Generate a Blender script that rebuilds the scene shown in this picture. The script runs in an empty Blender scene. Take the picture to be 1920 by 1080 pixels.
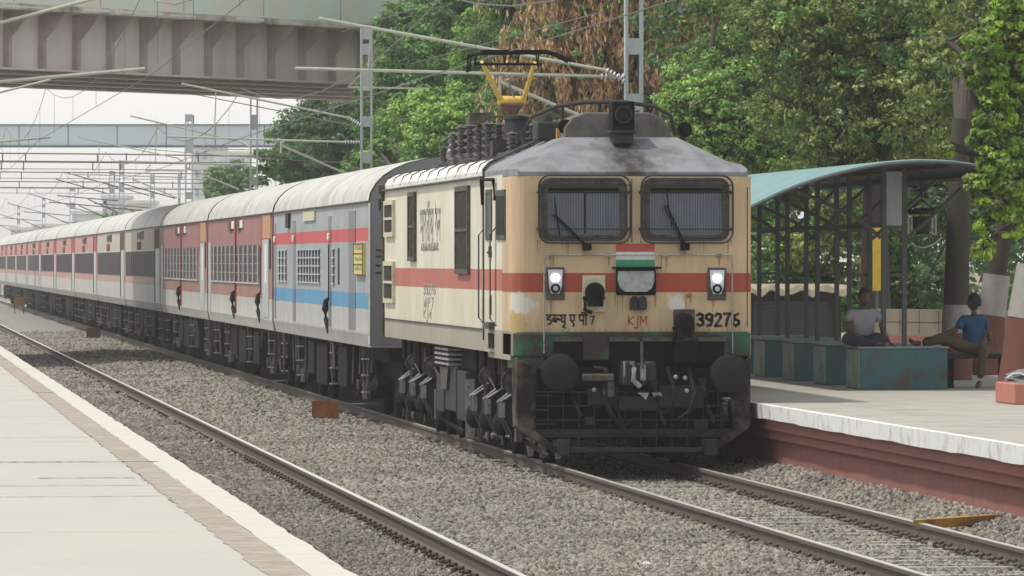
import bpy, math, random
import numpy as np
from mathutils import Vector, Matrix

S = bpy.context.scene
COL = S.collection
random.seed(7)
PI = math.pi
R = math.radians

# ------------------------------------------------------------------ camera
YAW = math.atan(1205 / 11500.0)
CC, SS = math.cos(YAW), math.sin(YAW)
CAMZ = 2.65
cd = bpy.data.cameras.new("camera")
cd.sensor_width = 36.0
cd.lens = 36.0 * 11500 / 1920
cd.clip_start = 1.0
cd.clip_end = 6000
cam = bpy.data.objects.new("camera", cd)
COL.objects.link(cam)
cam.location = (0, 0, CAMZ)
cam.rotation_euler = (R(90) - math.atan(50 / 11500.0), 0, -YAW)
S.camera = cam

# ------------------------------------------------------------------ world, sun, exposure
SUN_EL, SUN_DIR = R(62), (-0.98, -0.04)          # towards the sun, in plan
w = bpy.data.worlds.new("World")
S.world = w
w.use_nodes = True
nt = w.node_tree
nt.nodes.clear()
sky = nt.nodes.new("ShaderNodeTexSky")
sky.sky_type = 'NISHITA'
sky.sun_disc = False
sky.sun_elevation = SUN_EL
sky.sun_rotation = math.atan2(SUN_DIR[0], SUN_DIR[1])
sky.air_density = 1.6
sky.dust_density = 0.7
sky.ozone_density = 1.0
hs = nt.nodes.new("ShaderNodeHueSaturation")
hs.inputs["Saturation"].default_value = 0.12
bg = nt.nodes.new("ShaderNodeBackground")
bg.inputs[1].default_value = 0.15
wo = nt.nodes.new("ShaderNodeOutputWorld")
nt.links.new(sky.outputs[0], hs.inputs["Color"])
nt.links.new(hs.outputs[0], bg.inputs[0])
nt.links.new(bg.outputs[0], wo.inputs[0])

sd = bpy.data.lights.new("sun", 'SUN')
sd.energy = 2.9
sd.angle = R(2.5)
sd.color = (1.0, 0.95, 0.86)
sun = bpy.data.objects.new("sun", sd)
COL.objects.link(sun)
dv = Vector((SUN_DIR[0] * math.cos(SUN_EL), SUN_DIR[1] * math.cos(SUN_EL), math.sin(SUN_EL)))
sun.rotation_euler = dv.to_track_quat('Z', 'Y').to_euler()
sun.location = (0, 0, 40)

S.view_settings.view_transform = 'Standard'
S.view_settings.look = 'None'
S.view_settings.gamma = 1
S.view_settings.exposure = 0.17
S.cycles.max_bounces = 8
S.cycles.transparent_max_bounces = 12
S.cycles.volume_bounces = 1


# ------------------------------------------------------------------ survey helpers
def gx(x, zc):
    """plan position of a surveyed bearing x at depth zc"""
    xc = (x - 960) / 11500.0 * zc
    return (xc * CC + zc * SS, -xc * SS + zc * CC)


def gz(y, zc):
    return CAMZ - (y - 490) / 11500.0 * zc


# ------------------------------------------------------------------ materials
def link(t, a, b):
    t.links.new(a, b)


def ramp(t, stops, interp='LINEAR'):
    n = t.nodes.new("ShaderNodeValToRGB")
    cr = n.color_ramp
    cr.interpolation = interp
    while len(cr.elements) > 1:
        cr.elements.remove(cr.elements[-1])
    cr.elements[0].position = stops[0][0]
    c = stops[0][1]
    cr.elements[0].color = (*c, 1) if not isinstance(c, float) else (c, c, c, 1)
    for p, c in stops[1:]:
        e = cr.elements.new(p)
        e.color = (*c, 1) if not isinstance(c, float) else (c, c, c, 1)
    return n


def mixc(t, fac, a, b, mode='MIX'):
    m = t.nodes.new("ShaderNodeMix")
    m.data_type = 'RGBA'
    m.blend_type = mode
    for sock, v in ((m.inputs[0], fac), (m.inputs[6], a), (m.inputs[7], b)):
        if isinstance(v, (int, float)):
            sock.default_value = v
        elif isinstance(v, tuple):
            sock.default_value = (*v, 1)
        else:
            t.links.new(v, sock)
    return m.outputs[2]


def noise(t, scale, detail=5, rough=0.6, sc=(1, 1, 1), coord='Object', dim=0.0):
    tc = t.nodes.new("ShaderNodeTexCoord")
    mp = t.nodes.new("ShaderNodeMapping")
    mp.inputs["Scale"].default_value = sc
    t.links.new(tc.outputs[coord], mp.inputs[0])
    n = t.nodes.new("ShaderNodeTexNoise")
    n.inputs["Scale"].default_value = scale
    n.inputs["Detail"].default_value = detail
    n.inputs["Roughness"].default_value = rough
    n.inputs["Distortion"].default_value = dim
    t.links.new(mp.outputs[0], n.inputs["Vector"])
    return n.outputs["Fac"]


def base_mat(name):
    m = bpy.data.materials.new(name)
    m.use_nodes = True
    t = m.node_tree
    b = t.nodes["Principled BSDF"]
    return m, t, b


def bump(t, b, h, strength=0.3, dist=0.02):
    n = t.nodes.new("ShaderNodeBump")
    n.inputs["Strength"].default_value = strength
    n.inputs["Distance"].default_value = dist
    t.links.new(h, n.inputs["Height"])
    t.links.new(n.outputs[0], b.inputs["Normal"])


def pm(name, col, rough=0.6, metal=0.0, dirt=0.35, dcol=(0.06, 0.05, 0.045), scale=3.0,
       streak=False, bmp=0.0, lo=0.42, hi=0.72, spec=0.4):
    m, t, b = base_mat(name)
    n1 = noise(t, scale, 6, 0.65, (1, 1, 0.25) if streak else (1, 1, 1))
    r1 = ramp(t, [(lo, 0.0), (hi, 1.0)])
    link(t, n1, r1.inputs[0])
    k = t.nodes.new("ShaderNodeMath")
    k.operation = 'MULTIPLY'
    link(t, r1.outputs[0], k.inputs[0])
    k.inputs[1].default_value = dirt
    c = mixc(t, k.outputs[0], col, dcol)
    link(t, c, b.inputs["Base Color"])
    b.inputs["Roughness"].default_value = rough
    b.inputs["Metallic"].default_value = metal
    b.inputs["Specular IOR Level"].default_value = spec
    if bmp:
        bump(t, b, n1, bmp, 0.03)
    return m


def livery(name, bands, z0, z1, rough=0.45, dirt=0.3, dcol=(0.1, 0.085, 0.07), low_dirt=None, patches=None):
    """bands: (z where the colour starts, colour) painted along the height"""
    m, t, b = base_mat(name)
    tc = t.nodes.new("ShaderNodeTexCoord")
    sp = t.nodes.new("ShaderNodeSeparateXYZ")
    link(t, tc.outputs["Object"], sp.inputs[0])
    mr = t.nodes.new("ShaderNodeMapRange")
    mr.inputs[1].default_value = z0
    mr.inputs[2].default_value = z1
    link(t, sp.outputs[2], mr.inputs[0])
    rp = ramp(t, [(max(0, (z - z0) / (z1 - z0)), c) for z, c in bands], 'CONSTANT')
    link(t, mr.outputs[0], rp.inputs[0])
    c = rp.outputs[0]
    # uneven fading in blotches, then vertical streaks of grime, then dirt thrown up from the track
    n0 = noise(t, 0.9, 4, 0.6)
    r0 = ramp(t, [(0.35, 0.86), (0.7, 1.08)])
    link(t, n0, r0.inputs[0])
    c = mixc(t, 0.8, c, r0.outputs[0], 'MULTIPLY')
    n1 = noise(t, 5.0, 6, 0.65, (1, 1, 0.12))
    r1 = ramp(t, [(0.45, 0.0), (0.8, dirt * 2)])
    link(t, n1, r1.inputs[0])
    c = mixc(t, r1.outputs[0], c, dcol)
    if low_dirt:
        lz, lh, lcol = low_dirt
        mr2 = t.nodes.new("ShaderNodeMapRange")
        mr2.inputs[1].default_value = lz + lh
        mr2.inputs[2].default_value = lz
        link(t, sp.outputs[2], mr2.inputs[0])
        n2 = noise(t, 6.0, 5, 0.7, (1, 1, 0.2))
        mu = t.nodes.new("ShaderNodeMath")
        mu.operation = 'MULTIPLY'
        link(t, mr2.outputs[0], mu.inputs[0])
        link(t, n2, mu.inputs[1])
        r2 = ramp(t, [(0.22, 0.0), (0.52, 0.75)])
        link(t, mu.outputs[0], r2.inputs[0])
        c = mixc(t, r2.outputs[0], c, lcol)
    if patches:
        for (cx, cz, rr, pc) in patches:
            v = t.nodes.new("ShaderNodeVectorMath")
            v.operation = 'DISTANCE'
            cmb = t.nodes.new("ShaderNodeCombineXYZ")
            link(t, sp.outputs[0], cmb.inputs[0])
            link(t, sp.outputs[2], cmb.inputs[2])
            link(t, cmb.outputs[0], v.inputs[0])
            v.inputs[1].default_value = (cx, 0, cz)
            nn = noise(t, 5.5, 4, 0.6)
            ad = t.nodes.new("ShaderNodeMath")
            ad.operation = 'MULTIPLY_ADD'
            link(t, nn, ad.inputs[0])
            ad.inputs[1].default_value = rr * 2.6
            link(t, v.outputs["Value"], ad.inputs[2])
            rq = ramp(t, [(rr * 2.15, 1.0), (rr * 2.15 + 0.03, 0.0)])
            link(t, ad.outputs[0], rq.inputs[0])
            lt = t.nodes.new("ShaderNodeMath")
            lt.operation = 'LESS_THAN'
            link(t, sp.outputs[1], lt.inputs[0])
            lt.inputs[1].default_value = 0.3
            m2 = t.nodes.new("ShaderNodeMath")
            m2.operation = 'MULTIPLY'
            link(t, rq.outputs[0], m2.inputs[0])
            link(t, lt.outputs[0], m2.inputs[1])
            c = mixc(t, m2.outputs[0], c, pc)
    link(t, c, b.inputs["Base Color"])
    b.inputs["Roughness"].default_value = rough + .15
    b.inputs["Specular IOR Level"].default_value = 0.18
    n3 = noise(t, 1.6, 3, 0.5)
    bump(t, b, n3, 0.15, 0.02)
    return m


def emit(name, col, s):
    m, t, b = base_mat(name)
    b.inputs["Base Color"].default_value = (*col, 1)
    b.inputs["Emission Color"].default_value = (*col, 1)
    b.inputs["Emission Strength"].default_value = s
    return m


M = {}
M['black'] = pm('black_grime', (0.008, 0.008, 0.009), 0.85, 0, 0.6, (0.025, 0.022, 0.02), 6, spec=0.15)
M['soot'] = pm('soot_black', (0.006, 0.006, 0.007), 0.85, 0, 0.5, (0.014, 0.013, 0.012), 8, spec=0.15)
M['dkgrey'] = pm('dark_grey_metal', (0.035, 0.036, 0.038), 0.7, 0.0, 0.6, (0.012, 0.012, 0.012), 7, spec=0.25)
M['frame'] = pm('dusty_frame', (0.10, 0.09, 0.078), 0.75, 0.0, 0.9, (0.025, 0.022, 0.02), 9, spec=0.2)
M['axle'] = pm('pale_cast_metal', (0.34, 0.34, 0.33), 0.6, 0.1, 0.9, (0.1, 0.09, 0.08), 10)
M['steel'] = pm('bright_steel', (0.55, 0.55, 0.55), 0.35, 0.7, 0.4, (0.1, 0.08, 0.06), 8)
M['rubber'] = pm('rubber', (0.010, 0.010, 0.012), 0.7, 0, 0.4, (0.03, 0.027, 0.025), 8, spec=0.25)
M['runs'] = pm('rust_runs', (0.33, 0.23, 0.13), 0.8, 0, 0.8, (0.2, 0.13, 0.08), 9)
M['cheek'] = pm('dirty_cream_cheek', (0.13, 0.108, 0.08), 0.8, 0, 1.0, (0.018, 0.016, 0.015), 2.6, lo=0.36, hi=0.56, spec=0.2)
M['galv'] = pm('galvanised_steel', (0.42, 0.46, 0.47), 0.55, 0.25, 0.5, (0.25, 0.23, 0.21), 5, streak=True)
M['tube'] = pm('pale_tube', (0.44, 0.45, 0.39), 0.6, 0.0, 0.6, (0.3, 0.27, 0.2), 8)
M['wire'] = pm('copper_wire', (0.12, 0.11, 0.1), 0.5, 0.3, 0.4, (0.05, 0.04, 0.03), 8)
M['porcelain'] = pm('porcelain', (0.5, 0.5, 0.52), 0.3, 0, 0.6, (0.1, 0.07, 0.06), 20)
M['brownporc'] = pm('brown_porcelain', (0.03, 0.024, 0.023), 0.35, 0, 0.6, (0.25, 0.24, 0.23), 25)  # pale mottling painted in for highlights on the glaze
M['rust'] = pm('rusty_plate', (0.34, 0.14, 0.045), 0.85, 0, 0.9, (0.14, 0.06, 0.03), 12, streak=True)
M['rustdk'] = pm('dark_rust', (0.12, 0.06, 0.045), 0.85, 0, 0.7, (0.06, 0.04, 0.035), 12)
M['yellow'] = pm('yellow_paint', (0.75, 0.5, 0.1), 0.5, 0, 0.6, (0.25, 0.16, 0.06), 10)
M['yellowbar'] = pm('weathered_yellow', (0.5, 0.28, 0.07), 0.8, 0, 0.95, (0.16, 0.1, 0.05), 6)
M['glass'] = None
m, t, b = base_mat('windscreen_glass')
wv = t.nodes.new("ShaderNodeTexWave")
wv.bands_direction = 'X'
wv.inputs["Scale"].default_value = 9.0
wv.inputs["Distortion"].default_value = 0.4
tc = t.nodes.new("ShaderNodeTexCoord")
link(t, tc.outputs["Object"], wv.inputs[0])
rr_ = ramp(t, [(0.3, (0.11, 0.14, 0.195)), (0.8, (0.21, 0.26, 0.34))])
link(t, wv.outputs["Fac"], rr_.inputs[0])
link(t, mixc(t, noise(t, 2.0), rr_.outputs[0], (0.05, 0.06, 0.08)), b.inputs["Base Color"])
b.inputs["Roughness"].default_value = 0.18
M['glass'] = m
m, t, b = base_mat('tinted_window')
link(t, mixc(t, noise(t, 1.2), (0.045, 0.04, 0.044), (0.075, 0.066, 0.07)), b.inputs["Base Color"])
b.inputs["Roughness"].default_value = 0.6
b.inputs["Specular IOR Level"].default_value = 0.1
M['tint'] = m
M['dark_in'] = pm('dark_interior', (0.02, 0.022, 0.026), 0.7, 0, 0.3, spec=0.08)
M['sideglass'] = pm('dull_side_glass', (0.05, 0.06, 0.06), 0.5, 0, 0.5, (0.12, 0.14, 0.13), 3, spec=0.15)
M['lamp'] = emit('lit_lamp', (0.92, 0.9, 1.0), 6)
M['redlamp'] = emit('tail_glow', (1.0, 0.75, 0.72), 1.5)
M['lens'] = pm('grey_lens', (0.4, 0.43, 0.44), 0.25, 0, 0.7, (0.12, 0.14, 0.14), 9)
M['reflector'] = pm('reflector', (0.62, 0.62, 0.68), 0.3, 0.4, 0.3, (0.3, 0.3, 0.33), 6)
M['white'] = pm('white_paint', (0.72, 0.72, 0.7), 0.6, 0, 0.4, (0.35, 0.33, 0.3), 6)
M['saffron'] = pm('saffron_paint', (0.5, 0.08, 0.06), 0.5, 0, 0.2)
M['green'] = pm('green_paint', (0.03, 0.3, 0.15), 0.5, 0, 0.2)
M['letter'] = pm('dark_lettering', (0.04, 0.032, 0.025), 0.6, 0, 0.2)
M['redletter'] = pm('red_lettering', (0.36, 0.09, 0.05), 0.6, 0, 0.4)
M['greyletter'] = pm('faded_grey_lettering', (0.30, 0.28, 0.25), 0.6, 0, 0.5, (0.45, 0.42, 0.36), 10)
M['beam'] = pm('grimy_green_beam', (0.035, 0.10, 0.055), 0.8, 0, 1.0, (0.045, 0.038, 0.03), 2.6, lo=0.40, hi=0.52, spec=0.2)

CREAM = (0.60, 0.44, 0.26)
SCREAM = (0.60, 0.56, 0.44)
STRIPE = (0.36, 0.075, 0.05)
# locomotive shell: cream, red waistband, grey skirt; the nose carries a pale repair patch
M['loco'] = livery('shaded_nose_livery', [(0, (0.30, 0.27, 0.22)), (1.75, (0.57, 0.43, 0.27)), (2.25, STRIPE), (2.49, (0.57, 0.43, 0.27))],
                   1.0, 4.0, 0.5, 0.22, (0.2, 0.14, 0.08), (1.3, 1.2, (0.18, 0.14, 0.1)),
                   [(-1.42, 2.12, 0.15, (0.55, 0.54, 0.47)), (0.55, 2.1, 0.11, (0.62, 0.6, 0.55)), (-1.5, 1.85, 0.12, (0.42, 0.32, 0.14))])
M['lside'] = livery('sunlit_side_livery', [(0, (0.36, 0.335, 0.28)), (1.75, SCREAM), (2.26, (0.42, 0.14, 0.11)), (2.54, (0.62, 0.60, 0.49))],
                    1.0, 4.0, 0.5, 0.12, (0.3, 0.25, 0.17), (1.3, 0.9, (0.3, 0.26, 0.2)))  # nose livery in paler tones: the side's sunlight is in the colour
M['cabroof'] = pm('grey_cab_roof', (0.22, 0.225, 0.24), 0.65, 0, 0.95, (0.05, 0.045, 0.042), 1.7, streak=True, lo=0.42, hi=0.8, spec=0.2)
mc_ = M['cabroof']
t = mc_.node_tree
b = t.nodes["Principled BSDF"]
old = b.inputs["Base Color"].links[0].from_socket
tc = t.nodes.new("ShaderNodeTexCoord")
sp = t.nodes.new("ShaderNodeSeparateXYZ")
link(t, tc.outputs["Object"], sp.inputs[0])
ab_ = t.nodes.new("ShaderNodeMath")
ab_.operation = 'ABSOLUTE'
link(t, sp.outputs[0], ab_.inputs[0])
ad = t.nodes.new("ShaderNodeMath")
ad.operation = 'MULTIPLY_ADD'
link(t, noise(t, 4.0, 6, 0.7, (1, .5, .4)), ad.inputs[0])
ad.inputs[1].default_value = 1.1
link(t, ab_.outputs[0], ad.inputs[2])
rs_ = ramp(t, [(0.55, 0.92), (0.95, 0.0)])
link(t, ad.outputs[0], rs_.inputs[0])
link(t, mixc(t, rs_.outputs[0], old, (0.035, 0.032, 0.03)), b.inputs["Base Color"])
M['cover'] = pm('sooty_cover', (0.15, 0.14, 0.135), 0.75, 0, 0.9, (0.03, 0.027, 0.025), 3, spec=0.2)
M['roofwhite'] = pm('pale_loco_roof', (0.66, 0.67, 0.65), 0.55, 0, 0.5, (0.25, 0.23, 0.2), 3)
M['croof'] = pm('silver_coach_roof', (0.52, 0.52, 0.49), 0.5, 0.1, 0.75, (0.26, 0.245, 0.22), 1.6, lo=0.42, hi=0.68)
M['cend'] = pm('grey_coach_end', (0.20, 0.21, 0.225), 0.6, 0, 0.5, (0.1, 0.09, 0.085), 2, streak=True)
GREYB = (0.31, 0.34, 0.355)
M['c1'] = livery('grey_blue_coach', [(0, (0.28, 0.28, 0.28)), (1.47, (0.42, 0.42, 0.41)), (1.86, (0.09, 0.28, 0.45)), (2.12, GREYB), (2.98, (0.5, 0.08, 0.09)), (3.2, GREYB)],
                 1.0, 4.0, 0.45, 0.25, (0.2, 0.19, 0.18), (1.25, 0.75, (0.52, 0.51, 0.47)))
M['c2'] = livery('red_grey_coach', [(0, (0.27, 0.27, 0.26)), (1.45, (0.42, 0.42, 0.40)), (1.87, (0.31, 0.16, 0.13)), (2.6, (0.30, 0.14, 0.14))],
                 1.0, 4.0, 0.45, 0.2, (0.25, 0.2, 0.19), (1.3, 0.9, (0.55, 0.54, 0.5)))
M['c4'] = livery('beige_grey_coach', [(0, (0.30, 0.30, 0.29)), (1.45, (0.42, 0.42, 0.39)), (1.95, (0.40, 0.28, 0.25)), (2.2, (0.44, 0.40, 0.35))],
                 1.0, 4.0, 0.45, 0.15, (0.25, 0.2, 0.17))
M['c6'] = livery('rose_red_coach', [(0, (0.30, 0.30, 0.29)), (1.45, (0.43, 0.43, 0.40)), (1.95, (0.42, 0.25, 0.23)), (2.2, (0.46, 0.235, 0.215))],
                 1.0, 4.0, 0.45, 0.15, (0.3, 0.2, 0.17))
M['cdoor'] = pm('pale_grey_door', (0.40, 0.43, 0.43), 0.5, 0, 0.4, (0.2, 0.19, 0.18), 3, streak=True)
M['cdoordk'] = pm('shaded_door', (0.16, 0.17, 0.18), 0.5, 0, 0.4, (0.1, 0.09, 0.09), 3, streak=True)
M['orange'] = pm('orange_panel', (0.42, 0.22, 0.11), 0.6, 0, 0.5, (0.4, 0.25, 0.15), 4)
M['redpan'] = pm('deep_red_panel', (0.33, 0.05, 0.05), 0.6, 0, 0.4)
M['mullion'] = pm('pale_window_post', (0.31, 0.30, 0.295), 0.5, 0, 0.4, (0.2, 0.19, 0.18), 6)
M['bars'] = pm('white_window_bars', (0.46, 0.48, 0.47), 0.5, 0, 0.3)
M['signy'] = pm('yellow_board', (0.62, 0.52, 0.12), 0.6, 0, 0.5, (0.3, 0.25, 0.1), 14)
M['creamplate'] = pm('cream_plate', (0.55, 0.52, 0.36), 0.6, 0, 0.5, (0.2, 0.18, 0.15), 12)

# platforms and ground
m, t, b = base_mat('bleached_concrete')
n1 = noise(t, 0.5, 8, 0.65, (1, 0.35, 1))
c = mixc(t, n1, (0.37, 0.36, 0.325), (0.47, 0.455, 0.405))
n2 = noise(t, 3.0, 6, 0.7, (0.35, 2.5, 1))
r2 = ramp(t, [(0.48, 0.0), (0.68, 0.6)])
link(t, n2, r2.inputs[0])
c = mixc(t, r2.outputs[0], c, (0.38, 0.36, 0.33))
br = t.nodes.new("ShaderNodeTexBrick")
br.offset = 0
br.inputs["Scale"].default_value = 1.0
br.inputs["Brick Width"].default_value = 9.0
br.inputs["Row Height"].default_value = 6.9
br.inputs["Mortar Size"].default_value = 0.02
tc = t.nodes.new("ShaderNodeTexCoord")
mp = t.nodes.new("ShaderNodeMapping")
mp.inputs["Location"].default_value = (0, 0.35, 0)
link(t, tc.outputs["Object"], mp.inputs[0])
link(t, mp.outputs[0], br.inputs["Vector"])
nz_ = noise(t, 1.4, 4)
rz_ = ramp(t, [(0.4, 0.0), (0.55, 1.0)])
link(t, nz_, rz_.inputs[0])
mul = t.nodes.new("ShaderNodeMath")
mul.operation = 'MULTIPLY'
link(t, br.outputs["Fac"], mul.inputs[0])
link(t, rz_.outputs[0], mul.inputs[1])
c = mixc(t, mul.outputs[0], c, (0.12, 0.1, 0.08))
link(t, c, b.inputs["Base Color"])
b.inputs["Roughness"].default_value = 0.85
bump(t, b, n2, 0.25, 0.01)
M['platL'] = m
M['platR'] = pm('grey_platform', (0.36, 0.345, 0.305), 0.85, 0, 0.6, (0.22, 0.2, 0.17), 1.1, bmp=0.1)
M['tile'] = pm('tan_tiles', (0.29, 0.24, 0.19), 0.85, 0, 0.8, (0.42, 0.40, 0.35), 3.5)
M['coping'] = pm('whitewashed_coping', (0.53, 0.51, 0.45), 0.8, 0, 0.5, (0.42, 0.38, 0.32), 3.5, bmp=0.2)
M['copingR'] = pm('white_coping_face', (0.66, 0.67, 0.66), 0.8, 0, 0.8, (0.22, 0.2, 0.18), 4, bmp=0.2, lo=0.5, hi=0.8)
M['redwall'] = pm('red_oxide_wall', (0.27, 0.105, 0.085), 0.9, 0, 0.7, (0.15, 0.09, 0.08), 3.0, bmp=0.3)
M['redkerb'] = pm('red_oxide_kerb', (0.45, 0.17, 0.13), 0.85, 0, 0.5, (0.3, 0.16, 0.13), 4)
M['railside'] = pm('rusty_rail_web', (0.10, 0.08, 0.065), 0.75, 0.1, 0.5, (0.16, 0.11, 0.08), 5)
M['railtop'] = pm('polished_rail_head', (0.85, 0.81, 0.76), 0.38, 0.8, 0.15, (0.25, 0.18, 0.13), 4)
M['sleeper'] = pm('sleeper_concrete', (0.34, 0.33, 0.31), 0.9, 0, 0.6, (0.15, 0.13, 0.11), 6, bmp=0.3)
M['clip'] = pm('rusty_clip', (0.09, 0.065, 0.05), 0.7, 0.2, 0.5)


def stone_mat(name, a, bcol, red):
    m, t, b = base_mat(name)
    g = t.nodes.new("ShaderNodeNewGeometry")
    r = ramp(t, [(0.0, a), (0.35, tuple((a[i] + bcol[i]) / 2 for i in range(3))), (0.93, bcol), (0.97, red)])
    link(t, g.outputs["Random Per Island"], r.inputs[0])
    n = noise(t, 0.35, 3, 0.5)
    rr = ramp(t, [(0.35, 0.8), (0.65, 1.12)])
    link(t, n, rr.inputs[0])
    link(t, mixc(t, 1.0, r.outputs[0], rr.outputs[0], 'MULTIPLY'), b.inputs["Base Color"])
    b.inputs["Roughness"].default_value = 0.9
    return m


M['stone'] = stone_mat('ballast_stone', (0.06, 0.055, 0.047), (0.30, 0.275, 0.235), (0.25, 0.18, 0.14))
M['stonedk'] = stone_mat('dusty_dark_stone', (0.07, 0.062, 0.055), (0.23, 0.205, 0.18), (0.3, 0.26, 0.2))
m, t, b = base_mat('ballast_bed')
tc = t.nodes.new("ShaderNodeTexCoord")
vo = t.nodes.new("ShaderNodeTexVoronoi")
vo.inputs["Scale"].default_value = 16
link(t, tc.outputs["Object"], vo.inputs["Vector"])
sv = t.nodes.new("ShaderNodeSeparateColor")
link(t, vo.outputs["Color"], sv.inputs[0])
r = ramp(t, [(0, (0.12, 0.115, 0.105)), (1, (0.36, 0.345, 0.31))])
link(t, sv.outputs[0], r.inputs[0])
spx = t.nodes.new("ShaderNodeSeparateXYZ")
link(t, tc.outputs["Object"], spx.inputs[0])
mr = t.nodes.new("ShaderNodeMapRange")
mr.inputs[1].default_value = 5.3
mr.inputs[2].default_value = 5.5
link(t, spx.outputs[0], mr.inputs[0])
cdk = mixc(t, 0.55, r.outputs[0], (0.06, 0.05, 0.045))
link(t, mixc(t, mr.outputs[0], cdk, r.outputs[0]), b.inputs["Base Color"])
b.inputs["Roughness"].default_value = 0.95
bump(t, b, vo.outputs["Distance"], 0.9, 0.04)
M['bed'] = m
M['earth'] = pm('dry_earth', (0.22, 0.18, 0.13), 0.95, 0, 0.6, (0.12, 0.14, 0.06), 0.4)

M['teal'] = pm('teal_sheet_roof', (0.15, 0.29, 0.30), 0.5, 0.1, 0.5, (0.3, 0.36, 0.36), 1.5, streak=False)
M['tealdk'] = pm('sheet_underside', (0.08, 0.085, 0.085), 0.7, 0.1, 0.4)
M['column'] = pm('column_paint', (0.10, 0.115, 0.11), 0.6, 0.1, 0.5, (0.08, 0.08, 0.075), 4)
M['tealblk'] = pm('teal_plinth_paint', (0.07, 0.175, 0.20), 0.85, 0, 0.95, (0.11, 0.095, 0.07), 2.6, lo=0.44, hi=0.66, bmp=.2)
M['litblk'] = pm('lit_plinth_tone', (0.30, 0.36, 0.34), 0.8, 0, 0.9, (0.18, 0.2, 0.19), 3)
M['bridge'] = pm('weathered_girder', (0.72, 0.65, 0.65), 0.8, 0, 0.5, (0.46, 0.36, 0.34), 0.7, streak=True)
M['bridgedk'] = pm('girder_stiffener', (0.46, 0.39, 0.385), 0.85, 0, 0.5, (0.1, 0.08, 0.075), 1)
M['slab'] = pm('stained_slab', (0.66, 0.6, 0.54), 0.9, 0, 0.9, (0.14, 0.1, 0.085), 1.3)
M['parapet'] = pm('aqua_parapet', (0.66, 0.76, 0.69), 0.85, 0, 0.9, (0.78, 0.68, 0.54), 0.8, streak=True)
M['fob'] = pm('pale_footbridge', (0.56, 0.64, 0.68), 0.7, 0, 0.5, (0.66, 0.7, 0.7), 0.5)
M['fobtrim'] = pm('footbridge_flange', (0.16, 0.17, 0.19), 0.7, 0, 0.4)
M['bldA'] = pm('pale_building', (0.72, 0.75, 0.76), 0.8, 0, 0.4, (0.4, 0.42, 0.4), 0.3)
M['bldB'] = pm('cream_building', (0.74, 0.72, 0.62), 0.8, 0, 0.4, (0.45, 0.4, 0.3), 0.3)
M['bldw'] = pm('building_window', (0.4, 0.46, 0.5), 0.6, 0, 0.3)
M['bark'] = pm('bark', (0.06, 0.048, 0.038), 0.95, 0, 0.8, (0.05, 0.04, 0.03), 5, streak=True, bmp=0.6)
M['limewash'] = pm('limewash_band', (0.36, 0.35, 0.34), 0.9, 0, 0.7, (0.3, 0.27, 0.24), 5, bmp=0.3)
M['ochre'] = pm('red_ochre_band', (0.16, 0.06, 0.045), 0.9, 0, 0.6, (0.15, 0.08, 0.06), 5, bmp=0.3)
M['creamwall'] = pm('cream_block_wall', (0.2, 0.18, 0.13), 0.9, 0, 0.6, (0.3, 0.26, 0.2), 2.5, bmp=0.2)
M['shutter'] = pm('grey_shutter', (0.05, 0.056, 0.062), 0.5, 0.3, 0.4)
M['tarp'] = pm('cream_tarpaulin', (0.3, 0.26, 0.18), 0.8, 0, 0.6, (0.25, 0.2, 0.14), 4)
M['skin'] = pm('skin', (0.10, 0.055, 0.037), 0.6, 0, 0.2)
M['hair'] = pm('black_hair', (0.012, 0.011, 0.011), 0.6, 0, 0.2)
M['wshirt'] = pm('washed_white_shirt', (0.28, 0.28, 0.32), 0.85, 0, 0.4, (0.3, 0.3, 0.33), 6)
M['trouser'] = pm('navy_trousers', (0.028, 0.035, 0.05), 0.85, 0, 0.3)
M['blueshirt'] = pm('blue_shirt', (0.02, 0.085, 0.19), 0.85, 0, 0.4, (0.02, 0.06, 0.14), 5)
M['olive'] = pm('olive_trousers', (0.10, 0.08, 0.05), 0.9, 0, 0.4)
M['sack'] = pm('grey_sack', (0.17, 0.18, 0.18), 0.9, 0, 0.6, (0.2, 0.19, 0.18), 6)
M['banner'] = pm('yellow_banner', (0.66, 0.42, 0.04), 0.7, 0, 0.3)


def leaf_mat(name, a, bcol, c2, trans=0.35):
    m, t, b = base_mat(name)
    g = t.nodes.new("ShaderNodeNewGeometry")
    r = ramp(t, [(0.0, a), (0.6, bcol), (1.0, c2)])
    link(t, g.outputs["Random Per Island"], r.inputs[0])
    n = noise(t, 0.9, 3, 0.6)
    rr = ramp(t, [(0.35, (0.55, 0.62, 0.62)), (0.65, (1.45, 1.35, 1.1))])
    link(t, n, rr.inputs[0])
    c = mixc(t, 1.0, r.outputs[0], rr.outputs[0], 'MULTIPLY')
    link(t, c, b.inputs["Base Color"])
    b.inputs["Roughness"].default_value = 0.5
    b.inputs["Specular IOR Level"].default_value = 0.35
    tr = t.nodes.new("ShaderNodeBsdfTranslucent")
    link(t, mixc(t, 0.5, c, (0.3, 0.45, 0.05)), tr.inputs[0])
    mx = t.nodes.new("ShaderNodeMixShader")
    mx.inputs[0].default_value = trans
    link(t, b.outputs[0], mx.inputs[1])
    link(t, tr.outputs[0], mx.inputs[2])
    link(t, mx.outputs[0], t.nodes["Material Output"].inputs[0])
    return m


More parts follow.
